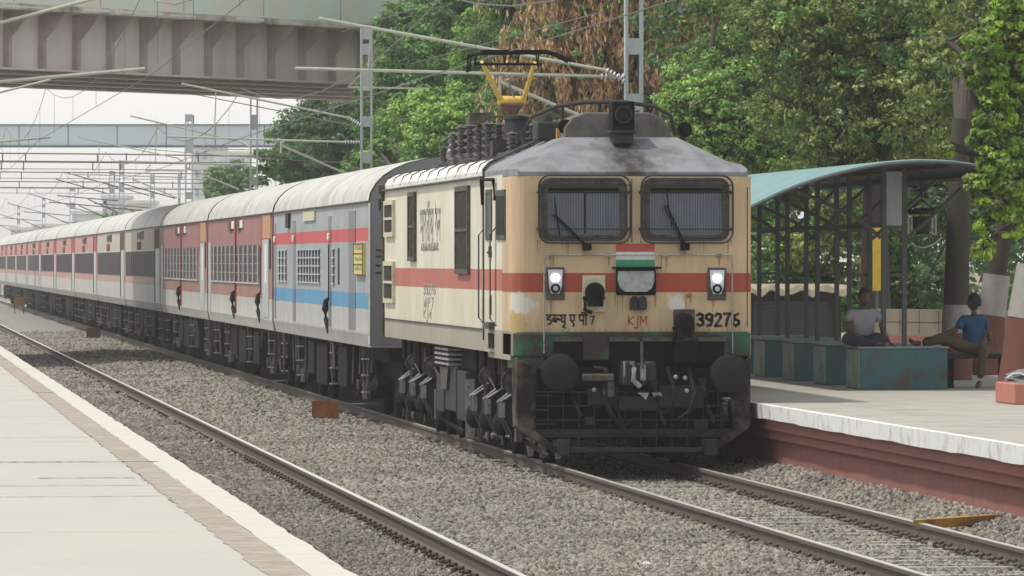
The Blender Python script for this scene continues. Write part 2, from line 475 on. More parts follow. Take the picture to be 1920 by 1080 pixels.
M['leaf_dark'] = leaf_mat('dark_leaves', (0.025, 0.06, 0.035), (0.05, 0.115, 0.06), (0.10, 0.19, 0.09))
M['leaf_mid'] = leaf_mat('mid_leaves', (0.045, 0.12, 0.045), (0.10, 0.24, 0.075), (0.20, 0.38, 0.12))
M['leaf_bright'] = leaf_mat('bright_leaves', (0.09, 0.21, 0.05), (0.23, 0.43, 0.11), (0.44, 0.62, 0.22))
M['leaf_yellow'] = leaf_mat('fresh_leaves', (0.10, 0.22, 0.02), (0.30, 0.48, 0.05), (0.55, 0.70, 0.14), 0.4)
M['leaf_brown'] = leaf_mat('dry_leaves', (0.20, 0.12, 0.075), (0.46, 0.29, 0.19), (0.68, 0.50, 0.36), 0.2)
M['leaf_olive'] = leaf_mat('olive_leaves', (0.055, 0.085, 0.028), (0.15, 0.205, 0.06), (0.42, 0.48, 0.19), 0.3)


# ------------------------------------------------------------------ mesh helpers
class MB:
    def __init__(s):
        s.v, s.f, s.mi, s.mats = [], [], [], []
        s.cur = 0
        s.ch = []

    def mat(s, m):
        if m not in s.mats:
            s.mats.append(m)
        s.cur = s.mats.index(m)
        return s

    def add(s, vs, fs):
        o = len(s.v)
        s.ch.append((o, len(s.f), len(vs), len(fs)))
        s.v += [tuple(p) for p in vs]
        s.f += [tuple(i + o for i in f) for f in fs]
        s.mi += [s.cur] * len(fs)
        return s

    def box(s, x0, x1, y0, y1, z0, z1):
        vs = [(x0, y0, z0), (x1, y0, z0), (x1, y1, z0), (x0, y1, z0), (x0, y0, z1), (x1, y0, z1), (x1, y1, z1), (x0, y1, z1)]
        return s.add(vs, [(0, 3, 2, 1), (4, 5, 6, 7), (0, 1, 5, 4), (1, 2, 6, 5), (2, 3, 7, 6), (3, 0, 4, 7)])

    def obox(s, c, ax, sz):
        """box centred at c, first axis along ax (plan direction), size sz"""
        u = Vector((ax[0], ax[1], 0)).normalized()
        n = Vector((-u.y, u.x, 0))
        c = Vector(c)
        vs = []
        for dz in (-.5, .5):
            for a, b_ in ((-.5, -.5), (.5, -.5), (.5, .5), (-.5, .5)):
                vs.append(c + u * a * sz[0] + n * b_ * sz[1] + Vector((0, 0, dz * sz[2])))
        return s.add(vs, [(0, 3, 2, 1), (4, 5, 6, 7), (0, 1, 5, 4), (1, 2, 6, 5), (2, 3, 7, 6), (3, 0, 4, 7)])

    def tube(s, pts, r, n=8, cap=True):
        pts = [Vector(p) for p in pts]
        rs = r if isinstance(r, (list, tuple)) else [r] * len(pts)
        rings = []
        for i, p in enumerate(pts):
            a = pts[max(0, i - 1)]
            b_ = pts[min(len(pts) - 1, i + 1)]
            d = (b_ - a).normalized()
            up = Vector((0, 0, 1)) if abs(d.z) < 0.95 else Vector((0, 1, 0))
            u = d.cross(up).normalized()
            v = d.cross(u).normalized()
            rings.append([p + (u * math.cos(2 * PI * k / n) + v * math.sin(2 * PI * k / n)) * rs[i] for k in range(n)])
        vs = [q for rg in rings for q in rg]
        fs = []
        for i in range(len(pts) - 1):
            for k in range(n):
                a, b_ = i * n + k, i * n + (k + 1) % n
                fs.append((a, b_, b_ + n, a + n))
        if cap:
            fs.append(tuple(range(n - 1, -1, -1)))
            fs.append(tuple(range((len(pts) - 1) * n, len(pts) * n)))
        return s.add(vs, fs)

    def lathe(s, prof, o, axis='z', n=20):
        """prof: list of (r, h)"""
        vs, fs = [], []
        for r_, h in prof:
            for k in range(n):
                c_, s_ = r_ * math.cos(2 * PI * k / n), r_ * math.sin(2 * PI * k / n)
                p = {'z': (c_, s_, h), 'y': (c_, h, s_), 'x': (h, c_, s_)}[axis]
                vs.append((p[0] + o[0], p[1] + o[1], p[2] + o[2]))
        for i in range(len(prof) - 1):
            for k in range(n):
                a, b_ = i * n + k, i * n + (k + 1) % n
                fs.append((a, b_, b_ + n, a + n))
        fs.append(tuple(range(n - 1, -1, -1)))
        fs.append(tuple(range((len(prof) - 1) * n, len(prof) * n)))
        return s.add(vs, fs)

    def extrude(s, poly, axis, a, b_):
        """poly of 2D points; axis 'x': (y,z); 'y': (x,z); 'z': (x,y)"""
        def P(p, h):
            return {'x': (h, p[0], p[1]), 'y': (p[0], h, p[1]), 'z': (p[0], p[1], h)}[axis]
        n = len(poly)
        vs = [P(p, a) for p in poly] + [P(p, b_) for p in poly]
        fs = [(i, (i + 1) % n, n + (i + 1) % n, n + i) for i in range(n)]
        fs += [tuple(range(n - 1, -1, -1)), tuple(range(n, 2 * n))]
        return s.add(vs, fs)

    def clusters(s, each=False):
        """pieces that stand apart from each other become parts of their own"""
        n = len(s.ch)
        if n < 2 or n > 700:
            return [list(range(n))]
        if each:
            return [[i] for i in range(n)]
        P = np.array(s.v, float)
        lo = np.array([P[a:a + c].min(0) for a, _, c, _ in s.ch])
        hi = np.array([P[a:a + c].max(0) for a, _, c, _ in s.ch])
        sz = (hi - lo).max(1)
        gap = np.maximum(0, np.maximum(lo[:, None] - hi[None], lo[None] - hi[:, None]))
        near = np.sqrt((gap ** 2).sum(2)) <= np.maximum(.02, .48 * np.maximum(sz[:, None], sz[None]))
        lab = [-1] * n
        out = []
        for i in range(n):
            if lab[i] >= 0:
                continue
            st_, grp = [i], []
            lab[i] = len(out)
            while st_:
                k = st_.pop()
                grp.append(k)
                for j in np.nonzero(near[k])[0]:
                    if lab[j] < 0:
                        lab[j] = lab[i]
                        st_.append(int(j))
            out.append(sorted(grp))
        return out

    def build(s, name, mat=None, parent=None, smooth=False, bevel=0, loc=None, each=False):
        if parent is not None and s.ch:
            cl_ = s.clusters(each)
            if len(cl_) > 1:
                first = None
                for grp in cl_:
                    q = MB()
                    q.mats = list(s.mats)
                    for k in grp:
                        a, f0, nv_, nf_ = s.ch[k]
                        off = len(q.v) - a
                        q.ch.append((len(q.v), len(q.f), nv_, nf_))
                        q.v += s.v[a:a + nv_]
                        q.f += [tuple(i + off for i in f) for f in s.f[f0:f0 + nf_]]
                        q.mi += s.mi[f0:f0 + nf_]
                    o = q.build1(name, mat, parent, smooth, bevel, loc)
                    first = first or o
                return first
        return s.build1(name, mat, parent, smooth, bevel, loc)

    def build1(s, name, mat=None, parent=None, smooth=False, bevel=0, loc=None):
        me = bpy.data.meshes.new(name)
        me.from_pydata(s.v, [], s.f)
        if mat is not None:
            me.materials.append(mat)
        else:
            for m_ in s.mats:
                me.materials.append(m_)
            me.polygons.foreach_set('material_index', s.mi)
        me.update()
        import bmesh
        bm = bmesh.new()
        bm.from_mesh(me)
        bmesh.ops.recalc_face_normals(bm, faces=bm.faces)
        bm.to_mesh(me)
        bm.free()
        if smooth:
            me.polygons.foreach_set('use_smooth', [True] * len(me.polygons))
        o = bpy.data.objects.new(name, me)
        COL.objects.link(o)
        if loc:
            o.location = loc
        if parent:
            o.parent = parent
        if bevel:
            md = o.modifiers.new('bevel', 'BEVEL')
            md.width = bevel
            md.segments = 2
            md.limit_method = 'ANGLE'
            md.angle_limit = R(40)
        if smooth:
            md = o.modifiers.new('es', 'EDGE_SPLIT')
            md.split_angle = R(38)
        return o


def tag(o, label=None, cat=None, group=None, kind=None):
    for k, v in (('label', label), ('category', cat), ('group', group), ('kind', kind)):
        if v:
            o[k] = v
    return o


def empty(name, loc, label=None, cat=None, group=None, rz=0):
    o = bpy.data.objects.new(name, None)
    COL.objects.link(o)
    o.location = loc
    o.rotation_euler = (0, 0, rz)
    o.empty_display_size = 0.3
    return tag(o, label, cat, group)


def box(name, x0, x1, y0, y1, z0, z1, mat, parent=None, bevel=0):
    return MB().box(x0, x1, y0, y1, z0, z1).build(name, mat, parent, bevel=bevel)


def copy_tree(o, parent=None):
    c = o.copy()
    COL.objects.link(c)
    if parent:
        c.parent = parent
    for ch in list(o.children):
        copy_tree(ch, c)
    return c


def text_mesh(name, body, size, mat, parent, loc, rot, bold=0.0, sx=1.0, align='CENTER'):
    cu = bpy.data.curves.new(name, 'FONT')
    cu.body = body
    cu.size = size
    cu.extrude = 0.004
    cu.offset = bold
    cu.align_x = align
    cu.align_y = 'BOTTOM_BASELINE'
    ob = bpy.data.objects.new(name, cu)
    COL.objects.link(ob)
    bpy.context.view_layer.update()
    me = bpy.data.meshes.new_from_object(ob)
    bpy.data.objects.remove(ob)
    me.name = name
    me.materials.clear()
    me.materials.append(mat)
    o = bpy.data.objects.new(name, me)
    COL.objects.link(o)
    o.parent = parent
    o.location = loc
    o.rotation_euler = rot
    o.scale = (sx, 1, 1)
    return o


# Devanagari letters drawn as pen strokes in a unit-height box
DEV = {
    'da': (.62, [[(.38, 1), (.38, .8), (.12, .74), (.1, .56), (.4, .52), (.54, .38), (.45, .12), (.15, .08)]]),
    'b': (.42, [[(.4, .78), (.12, .68), (.08, .42), (.3, .32), (.4, .5)], [(.12, .65), (.36, .42)]]),
    'l': (.42, [[(.05, .3), (.05, .62), (.22, .68), (.3, .5), (.4, .62)]]),
    'ya': (.62, [[(.05, .95), (.25, .72), (.1, .5), (.25, .3), (.5, .45)], [(.52, 1), (.52, 0)], [(.5, 0), (.3, -.18), (.62, -.3)]]),
    'e': (.6, [[(.12, 1), (.12, .5), (.3, .35), (.5, .5), (.5, 1)], [(.3, .35), (.5, 0), (.35, -.15)]]),
    'p': (.58, [[(.1, 1), (.1, .5), (.3, .42), (.5, .5)], [(.5, 1), (.5, 0)]]),
    'ii': (.35, [[(.2, 1), (.2, 0)], [(.2, 1), (.1, 1.3), (-.18, 1.28), (-.3, 1.05)]]),
    'bh': (.62, [[(.08, .95), (.2, .8), (.1, .66)], [(.1, .35), (.25, .45), (.5, .42)], [(.5, 1), (.5, 0)]]),
    'aa': (.3, [[(.15, 1), (.15, 0)]]),
    'ra': (.45, [[(.1, 1), (.34, .8), (.12, .55), (.4, 0)]]),
    'ta': (.55, [[(.44, .62), (.2, .6), (.12, .35), (.25, .12)], [(.45, 1), (.45, 0)]]),
    'ey': (0, [[(-.25, 1.0), (-.45, 1.32)]]),
    'la': (.66, [[(.1, .2), (.05, .5), (.2, .62), (.3, .4), (.4, .6), (.55, .6)], [(.56, 1), (.56, 0)]]),
    'sp': (.4, []),
    'd3': (.68, [[(.06, .88), (.25, 1), (.46, .9), (.46, .66), (.24, .54), (.5, .4), (.5, .12), (.26, 0), (.05, .14)]]),
    'd9': (.68, [[(.5, .62), (.28, .46), (.06, .62), (.06, .86), (.28, 1), (.5, .86), (.5, .4), (.38, .06), (.12, .0)]]),
    'd2': (.68, [[(.06, .8), (.2, 1), (.44, .95), (.48, .7), (.06, .0), (.52, .0)]]),
    'd7': (.66, [[(.04, 1), (.5, 1), (.28, .5), (.2, 0)]]),
    'd6': (.68, [[(.46, .98), (.2, .85), (.06, .5), (.06, .18), (.28, 0), (.5, .16), (.5, .4), (.28, .54), (.08, .42)]]),
    'K': (.62, [[(.05, 1), (.05, 0)], [(.5, 1), (.05, .45), (.5, 0)]]),
    'J': (.45, [[(.25, 1.05), (.25, -.25), (.1, -.4), (-.06, -.3)]]),
    'M': (.7, [[(.05, 0), (.08, 1), (.32, .35), (.58, 1), (.62, 0)]]),
    'W': (.75, [[(.02, 1), (.18, 0), (.35, .7), (.52, 0), (.68, 1)]]),
    'A': (.6, [[(.02, 0), (.27, 1), (.52, 0)], [(.12, .35), (.42, .35)]]),
    'P': (.55, [[(.05, 0), (.05, 1), (.4, .95), (.42, .6), (.05, .5)]]),
    '7': (.6, [[(.02, 1), (.48, 1), (.2, 0)]]),
}


def dev_text(name, seq, h, thick, mat, parent, origin, ux, nrm, sx=1.0, head=True):
    """strokes laid on a plane: ux = writing direction, nrm = outward normal"""
    b = MB()
    ux, nrm = Vector(ux), Vector(nrm)
    uz = Vector((0, 0, 1))
    o = Vector(origin)
    x = 0

    def seg(p, q, th):
        P = o + ux * p[0] * h * sx + uz * p[1] * h + nrm * 0.004
        Q = o + ux * q[0] * h * sx + uz * q[1] * h + nrm * 0.004
        d = (Q - P)
        if d.length < 1e-5:
            return
        d.normalize()
        s_ = d.cross(nrm).normalized() * th * 0.5
        e = d * th * 0.35
        vs = [P - s_ - e, P + s_ - e, Q + s_ + e, Q - s_ + e]
        vs2 = [v - nrm * 0.007 for v in vs]
        b.add(vs + vs2, [(0, 1, 2, 3), (7, 6, 5, 4), (0, 4, 5, 1), (1, 5, 6, 2), (2, 6, 7, 3), (3, 7, 4, 0)])
    start = 0
    for k in list(seq) + ['sp']:
        wd, st = DEV[k]
        if k == 'sp':
            if x > start and head:
                seg((start, 1), (x, 1), thick * 1.15)
            x += wd
            start = x
            continue
        for pl in st:
            for i in range(len(pl) - 1):
                seg((pl[i][0] + x, pl[i][1]), (pl[i + 1][0] + x, pl[i + 1][1]), thick)
        x += wd
    return b.build(name, mat, parent)


# ------------------------------------------------------------------ ground, ballast, platforms
tag(MB().add([(-700, -60, -0.6), (700, -60, -0.6), (700, 2600, -0.6), (-700, 2600, -0.6)], [(0, 1, 2, 3)]).build('ground', M['earth']), kind='structure')


def bed_z(x):
    pts = [(2.9, -.22), (3.2, -.22), (5.3, -.21), (5.9, -.17), (7.0, -.12), (8.2, -.15), (8.75, -.17), (8.95, -.21), (10.5, -.21), (10.7, -.17), (10.9, -.14), (11.2, -.08), (11.55, .02), (11.8, .05)]
    return float(np.interp(x, [p[0] for p in pts], [p[1] for p in pts]))


xs = [2.3, 2.9, 3.2, 5.3, 5.9, 6.5, 7.0, 7.6, 8.2, 8.75, 8.95, 10.5, 10.7, 10.9, 11.2, 11.55, 12.0]
vs, fs = [], []
for y in (-10, 700):
    for x in xs:
        vs.append((x, y, bed_z(x) - 0.02))
n_ = len(xs)
for i in range(n_ - 1):
    fs.append((i, i + 1, n_ + i + 1, n_ + i))
bb = MB().add(vs, fs)
bb.box(2.3, 12.0, -10, 700, -0.59, -0.3)
tag(bb.build('track_bed', M['bed']), kind='structure')


def stones(name, x0, x1, y0, y1, dens, smin, smax, mat, seed, fall=None):
    rng = np.random.default_rng(seed)
    n = int((x1 - x0) * (y1 - y0) * dens)
    X = rng.uniform(x0, x1, n)
    Y = y0 + (y1 - y0) * rng.uniform(0, 1, n) ** (fall or 1.0)
    keep = np.ones(n, bool)
    for rx in (3.765, 5.475, 8.87, 10.58):
        keep &= np.abs(X - rx) > 0.09
    for a_, b_ in ((10.34, 10.5), (8.95, 9.1), (5.25, 5.4)):
        keep &= ~((X > a_) & (X < b_) & (rng.uniform(0, 1, n) > .12))
    keep &= ~((X > 9.1) & (X < 10.34) & (rng.uniform(0, 1, n) > .74))
    X, Y = X[keep], Y[keep]
    n = len(X)
    grow = 1 + (Y - y0) / (y1 - y0) * 0.5
    Sz = rng.uniform(smin, smax, n) * grow
    bz = np.interp(X, [2.9, 3.2, 5.3, 5.9, 7.0, 8.2, 8.75, 8.95, 10.5, 10.7, 10.9, 11.2, 11.55, 11.8], [-.22, -.22, -.21, -.17, -.12, -.15, -.17, -.21, -.21, -.17, -.14, -.08, .02, .05])
    Z = bz + rng.uniform(-0.01, 0.025, n)
    base = np.array([(-1, -1, -1), (1, -1, -1), (1, 1, -1), (-1, 1, -1), (-.7, -.7, 1), (.7, -.7, 1), (.7, .7, 1), (-.7, .7, 1)], float) * 0.5
    V = base[None] * rng.uniform(0.6, 1.35, (n, 8, 3))
    V *= rng.uniform(0.6, 1.2, (n, 1, 3)) * Sz[:, None, None]
    q = rng.normal(size=(n, 4))
    q /= np.linalg.norm(q, axis=1)[:, None]
    a, b_, c_, d_ = q.T
    Rm = np.stack([np.stack([1 - 2 * (c_**2 + d_**2), 2 * (b_ * c_ - a * d_), 2 * (b_ * d_ + a * c_)], -1),
                   np.stack([2 * (b_ * c_ + a * d_), 1 - 2 * (b_**2 + d_**2), 2 * (c_ * d_ - a * b_)], -1),
                   np.stack([2 * (b_ * d_ - a * c_), 2 * (c_ * d_ + a * b_), 1 - 2 * (b_**2 + c_**2)], -1)], 1)
    V = np.einsum('nij,nkj->nki', Rm, V)
    V += np.stack([X, Y, Z], -1)[:, None]
    F = np.array([(0, 3, 2, 1), (4, 5, 6, 7), (0, 1, 5, 4), (1, 2, 6, 5), (2, 3, 7, 6), (3, 0, 4, 7)])
    FF = (F[None] + (np.arange(n) * 8)[:, None, None]).reshape(-1)
    return quads(name, V.reshape(-1, 3), FF, mat)


def quads(name, V, FF, mat, parent=None):
    me = bpy.data.meshes.new(name)
    nf = len(FF) // 4
    me.vertices.add(len(V))
    me.vertices.foreach_set('co', np.ascontiguousarray(V, dtype=np.float32).ravel())
    me.loops.add(len(FF))
    me.loops.foreach_set('vertex_index', np.ascontiguousarray(FF, dtype=np.int32))
    me.polygons.add(nf)
    me.polygons.foreach_set('loop_start', np.arange(0, nf * 4, 4, dtype=np.int32))
    me.update(calc_edges=True)
    me.materials.append(mat)
    o = bpy.data.objects.new(name, me)
    COL.objects.link(o)
    if parent:
        o.parent = parent
    return o


tag(stones('ballast', 5.56, 11.62, 49, 104, 760, 0.020, 0.052, M['stone'], 1, 1.45), kind='stuff', label='loose grey ballast stones heaped between and beside the rails')
tag(stones('dark_ballast', 2.95, 5.45, 46, 110, 560, 0.02, 0.05, M['stonedk'], 2, 1.4), kind='stuff', label='dusty dark ballast between the near rail and the bright platform')
tag(stones('far_ballast', 2.95, 8.6, 99, 240, 110, 0.045, 0.085, M['stone'], 3, 1.3), kind='stuff', label='thin far stretch of grey ballast beside the coaches')

# left platform: paved top, tan strip and whitewashed coping, as one structure each
pl = MB().mat(M['platL']).box(-24, 2.53, -6, 420, -0.6, 0.84)
tag(pl.build('left_platform'), kind='structure')
vs, fs = [], []
random.seed(4)
NT = 1400
for i in range(NT + 1):
    y = -6 + 426 * i / NT
    vs += [(2.27 + random.uniform(-.02, .02), y, .8442), (2.527 + random.uniform(-.018, .0), y, .8442)]
for i in range(NT):
    if random.random() > .02:
        fs.append((i * 2, i * 2 + 1, i * 2 + 3, i * 2 + 2))
tag(MB().add(vs, fs).build('platform_tile_strip', M['tile']), kind='structure')
# cracks and joints in the paving
vs, fs = [], []
random.seed(14)
def crack(x0, x1, y0, w_, wob):
    n_ = int((x1 - x0) / .05)
    yy_ = y0
    base_ = len(vs)
    for i in range(n_ + 1):
        yy_ += random.uniform(-wob, wob)
        ww = w_ * random.uniform(.4, 1.3)
        vs.extend([(x0 + (x1 - x0) * i / n_, yy_ - ww, .8455), (x0 + (x1 - x0) * i / n_, yy_ + ww, .8455)])
    for i in range(n_):
        a_ = base_ + i * 2
        fs.append((a_, a_ + 2, a_ + 3, a_ + 1))
crack(.9, 2.6, 55.4, .05, .02)
for yy0 in (47.2, 49.6, 63.0, 71.5, 80.2, 89, 98, 110, 125):
    crack(-2.5 + random.uniform(0, 2), 2.24, yy0, .018, .015)
crack(1.4, 2.2, 51.2, .03, .03)
crack(.2, 1.1, 59.3, .03, .03)
tag(MB().add(vs, fs).build('paving_crack', M['dkgrey']), kind='structure')
# dark crumbs of mortar along the strip
vs, fs = [], []
for i in range(260):
    y = 46 + 80 * random.random() ** 1.5
    x = 2.262 + random.uniform(-.02, .015)
    l_, w_ = random.uniform(.05, .3), random.uniform(.004, .012)
    b0_ = len(vs)
    vs += [(x, y, .8462), (x + w_, y, .8462), (x + w_ * .5, y + l_, .8462)]
    fs.append((b0_, b0_ + 1, b0_ + 2))
tag(MB().add(vs, fs).build('strip_joint', M['rustdk']), kind='structure')
# coping edge with a slightly worn outline
vs, fs = [], []
random.seed(11)
N = 700
ys = [-6 + 426 * (i / N) ** 1.0 for i in range(N + 1)]
for i, y in enumerate(ys):
    e = 2.79 + random.uniform(-0.012, 0.012)
    i0 = 2.53 + random.uniform(-0.008, 0.008)
    vs += [(i0, y, 0.84), (e, y, 0.84), (e, y, 0.70), (2.62, y, 0.68), (2.62, y, -0.5)]
for i in range(N):
    for k in range(4):
        a = i * 5 + k
        fs.append((a, a + 1, a + 6, a + 5))
tag(MB().add(vs, fs).build('platform_coping', M['coping']), kind='structure')

# right platform
pr = MB().mat(M['platR'])
pr.box(11.752, 40, 20, 460, -0.58, 0.832)
pr.box(11.372, 11.751, 20, 440, 0.632, 0.832)
tag(pr.build('right_platform'), kind='structure')
vs, fs = [], []
for i, y in enumerate(ys):
    e = 11.33 + random.uniform(-0.012, 0.012)
    zb = 0.64 + random.uniform(-0.012, 0.01)
    vs += [(e + .045, y + 20, 0.834), (e, y + 20, 0.825), (e + 0.01, y + 20, zb), (11.42, y + 20, zb)]
for i in range(N):
    for k in range(3):
        a = i * 4 + k
        fs.append((a, a + 1, a + 5, a + 4))
tag(MB().add(vs, fs).build('right_platform_coping', M['copingR']), kind='structure')
rw = MB()
rw.box(11.43, 11.75, 20, 440, 0.50, 0.63)
rw.box(11.50, 11.75, 20, 440, 0.375, 0.50)
rw.box(11.60, 11.75, 20, 440, -0.55, 0.375)

tag(rw.build('right_platform_wall', M['redwall']), kind='structure')

# rails
def rail(cx, y0, y1, label):
    r = empty('rail', (cx, y0, 0), label, 'rail', 'rails of the two tracks')
    L = y1 - y0
    prof = [(-.068, -.172), (.068, -.172), (.068, -.158), (.012, -.14), (.009, -.05), (.036, -.036), (.036, -.006), (.030, -.0005), (-.030, -.0005), (-.036, -.006), (-.036, -.036), (-.009, -.05), (-.012, -.14), (-.068, -.158)]
    MB().extrude(prof, 'y', 0, L).build('rail_profile', M['railside'], r)
    MB().box(-.03, .03, 0, L, 0.0, 0.0035).build('running_surface', M['railtop'], r)
    return r


rail(5.475, 20, 640, 'shiny rail between the dark and the grey ballast')
rail(3.765, 20, 640, 'rail tucked in under the edge of the bright left platform')
rail(8.87, 20, 640, 'left rail under the locomotive, ending in the foreground ballast')
rail(10.58, 20, 640, 'rail nearest to the red platform wall with a row of clips')

# sleepers with clips
sp0 = empty('sleeper', (9.725, 48, -0.19))
tag(sp0, 'concrete sleeper half buried in ballast under the train track', 'sleeper', 'sleepers of the train track')
MB().extrude([(-.13, -.12), (.13, -.12), (.11, .035), (-.11, .035)], 'x', -1.37, 1.37).build('sleeper_body', M['sleeper'], sp0)


def clip(parent, x, s):
    b = MB()
    pts = []
    for k in range(9):
        a = k / 8 * 1.6 * PI
        pts.append((x + s * (0.055 + 0.04 * math.cos(a)), 0.085 * math.sin(a), 0.075 + 0.02 * math.sin(a * 0.5)))
    b.tube(pts, 0.017, 6)
    b.box(x + s * .02 - .02, x + s * .02 + .02, -.05, .05, .035, .055)
    return b.build('rail_clip', M['clip'], parent, smooth=True)


for rx in (-.855, .855):
    clip(sp0, rx + .06, 1)
    clip(sp0, rx - .06, -1)
sl2 = copy_tree(sp0)
tag(sl2, 'concrete sleeper half buried in dark ballast beside the bright platform', 'sleeper', 'sleepers of the near track')
sl2.location = (4.62, 47.4, -0.245)
for i in range(1, 48):
    c = copy_tree(sp0)
    c.location = (9.725 + random.uniform(-.02, .02), 48 + .65 * i, -0.2 - random.uniform(0, .022))
for i in range(1, 64):
    c = copy_tree(sl2)
    c.location = (4.62, 47.4 + .65 * i, -0.245)


# ------------------------------------------------------------------ locomotive
def fx(x):
    return (x - 1187) * 0.0068


def fz(y):
    return 2.65 - (y - 490) / 146.3


def sy(x):
    """distance back along the locomotive's left side"""
    return (94590.0 / (x + 245) - 78.4) / CC


def szz(x, y):
    return CAMZ - (y - 490) * (94590.0 / (x + 245)) / 11500


loco = empty('locomotive', (9.73, 78.0, 0), 'cream electric locomotive with red stripe, lit headlamps', 'locomotive')
HW, LEN = 1.55, 19.6


def loft(rings, cap0=True, cap1=True):
    vs = [p for r_ in rings for p in r_]
    n = len(rings[0])
    fs = []
    for i in range(len(rings) - 1):
        for k in range(n):
            a, b_ = i * n + k, i * n + (k + 1) % n
            fs.append((a, b_, b_ + n, a + n))
    if cap0:
        fs.append(tuple(range(n - 1, -1, -1)))
    if cap1:
        fs.append(tuple(range((len(rings) - 1) * n, len(rings) * n)))
    return vs, fs


# body shell: plan outline with rounded nose corners
rc = 0.16
plan = [(-HW, 1.25), (-HW, .1 + rc)]
for k in range(1, 6):
    a = PI + k / 6 * PI / 2
    plan.append((-HW + .03 + rc + (rc + .03) * math.cos(a), 0.0 + rc + rc * math.sin(a)))
plan.append((-HW + rc + .04, 0))
front = [(x, y) for x, y in plan] + [(-x, y) for x, y in reversed(plan)]
b = MB()
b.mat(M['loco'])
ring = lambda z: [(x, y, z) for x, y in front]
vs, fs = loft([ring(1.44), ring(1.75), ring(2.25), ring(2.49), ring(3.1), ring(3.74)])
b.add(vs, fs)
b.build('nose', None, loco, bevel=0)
sidez = [1.44, 1.75, 3.776]
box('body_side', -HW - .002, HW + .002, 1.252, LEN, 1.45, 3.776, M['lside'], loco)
# groove lines round the side panel, and the pillar beside the door
g = MB()
for s in (-1, 1):
    g.box(s * (HW + .012) - .012, s * (HW + .012) + .012, 3.9, LEN - .06, 1.735, 1.75)
    g.box(s * (HW + .03) - .03, s * (HW + .03) + .03, 3.62, LEN, 3.765, 3.79)
    g.box(s * (HW + .012) - .012, s * (HW + .012) + .012, 3.58, 3.62, 1.6, 3.8)
g.build('panel_seam', M['frame'], loco)
g = MB()
g.box(-HW - .014, -HW - .003, 3.66, 3.8, 1.75, 3.72)
g.build('door_pillar', M['axle'], loco)
# cab roof (grey): rises from the windscreen brow back to the top
def roofring(y, zt, hwt, ze=3.74, zs=3.9):
    return [(-HW, y, ze), (-HW, y, ze + .10), (-HW + .09, y, min(zt, zs)), (-hwt, y, zt), (hwt, y, zt), (HW - .09, y, min(zt, zs)), (HW, y, ze + .10), (HW, y, ze)]


vs, fs = loft([[(x * (1 if abs(x) < 1.4 else 1), y, z) for x, y, z in roofring(.02, 3.80, 1.38, 3.741, 3.81)],
               roofring(.42, 3.98, 1.12), roofring(1.3, 4.265, .74, 3.741, 3.93), roofring(3.6, 4.265, .74, 3.741, 3.93)])
# pull the first ring's corners in to follow the rounded nose
vs = [(x * (0.955 if y < .03 and abs(x) > 1.5 else 1), y, z) for x, y, z in vs]
MB().add(vs, fs).build('cab_roof', M['cabroof'], loco, bevel=.02)
# body roof
prof = [(-HW, 3.79), (-HW, 3.86), (-HW + .05, 3.95), (-HW + .2, 4.03), (-.95, 4.1), (.95, 4.1), (HW - .2, 4.03), (HW - .05, 3.95), (HW, 3.86), (HW, 3.79)]
rb = MB().extrude(prof, 'y', 3.66, LEN)
rb.build('body_roof', M['roofwhite'], loco)
g = MB()
yy = 4.6
while yy < LEN - .3:
    for s in (-1, 1):
        g.tube([(s * (HW + .004), yy, 3.83), (s * (HW - .045), yy, 3.965), (s * (HW - .2), yy, 4.045), (s * .96, yy, 4.11)], .010, 6)
    yy += 1.5
g.tube([(-HW - .01, 3.63, 3.75), (-HW - .01, 3.63, 3.88), (-HW + .07, 3.63, 3.97), (-1.1, 3.63, 4.15), (-.78, 3.63, 4.30), (.78, 3.63, 4.30), (1.1, 3.63, 4.15), (HW - .07, 3.63, 3.97), (HW + .01, 3.63, 3.88)], .022, 6)
g.build('roof_seam', M['frame'], loco)
g = MB()
for k, (w0, w1, y0, y1, z) in enumerate([(-1.05, 1.05, 4.3, 8.6, 4.16), (-.9, .9, 12.6, 15.6, 4.16), (-1.0, 1.0, 16.2, 19.0, 4.15)]):
    g.box(w0, w1, y0, y1, 4.05, z)
g.build('roof_hatch', M['dkgrey'], loco, bevel=.03)


def rrect(cx, cz, w_, h_, r_, n=5):
    pts = []
    for (sx_, sz_, a0) in ((1, 1, 0), (-1, 1, PI / 2), (-1, -1, PI), (1, -1, 1.5 * PI)):
        for k in range(n + 1):
            a = a0 + k / n * PI / 2
            pts.append((cx + sx_ * (w_ / 2 - r_) + r_ * math.cos(a), cz + sz_ * (h_ / 2 - r_) + r_ * math.sin(a)))
    return pts


def ringplate(b, outer, inner, y0, y1):
    """flat frame between two outlines, extruded in y"""
    n = len(outer)
    vs = [(x, y0, z) for x, z in outer] + [(x, y0, z) for x, z in inner] + [(x, y1, z) for x, z in outer] + [(x, y1, z) for x, z in inner]
    fs = []
    for i in range(n):
        j = (i + 1) % n
        fs += [(i, j, n + j, n + i), (2 * n + i, 3 * n + i, 3 * n + j, 2 * n + j), (i, 2 * n + i, 2 * n + j, j), (n + i, n + j, 3 * n + j, 3 * n + i)]
    b.add(vs, fs)


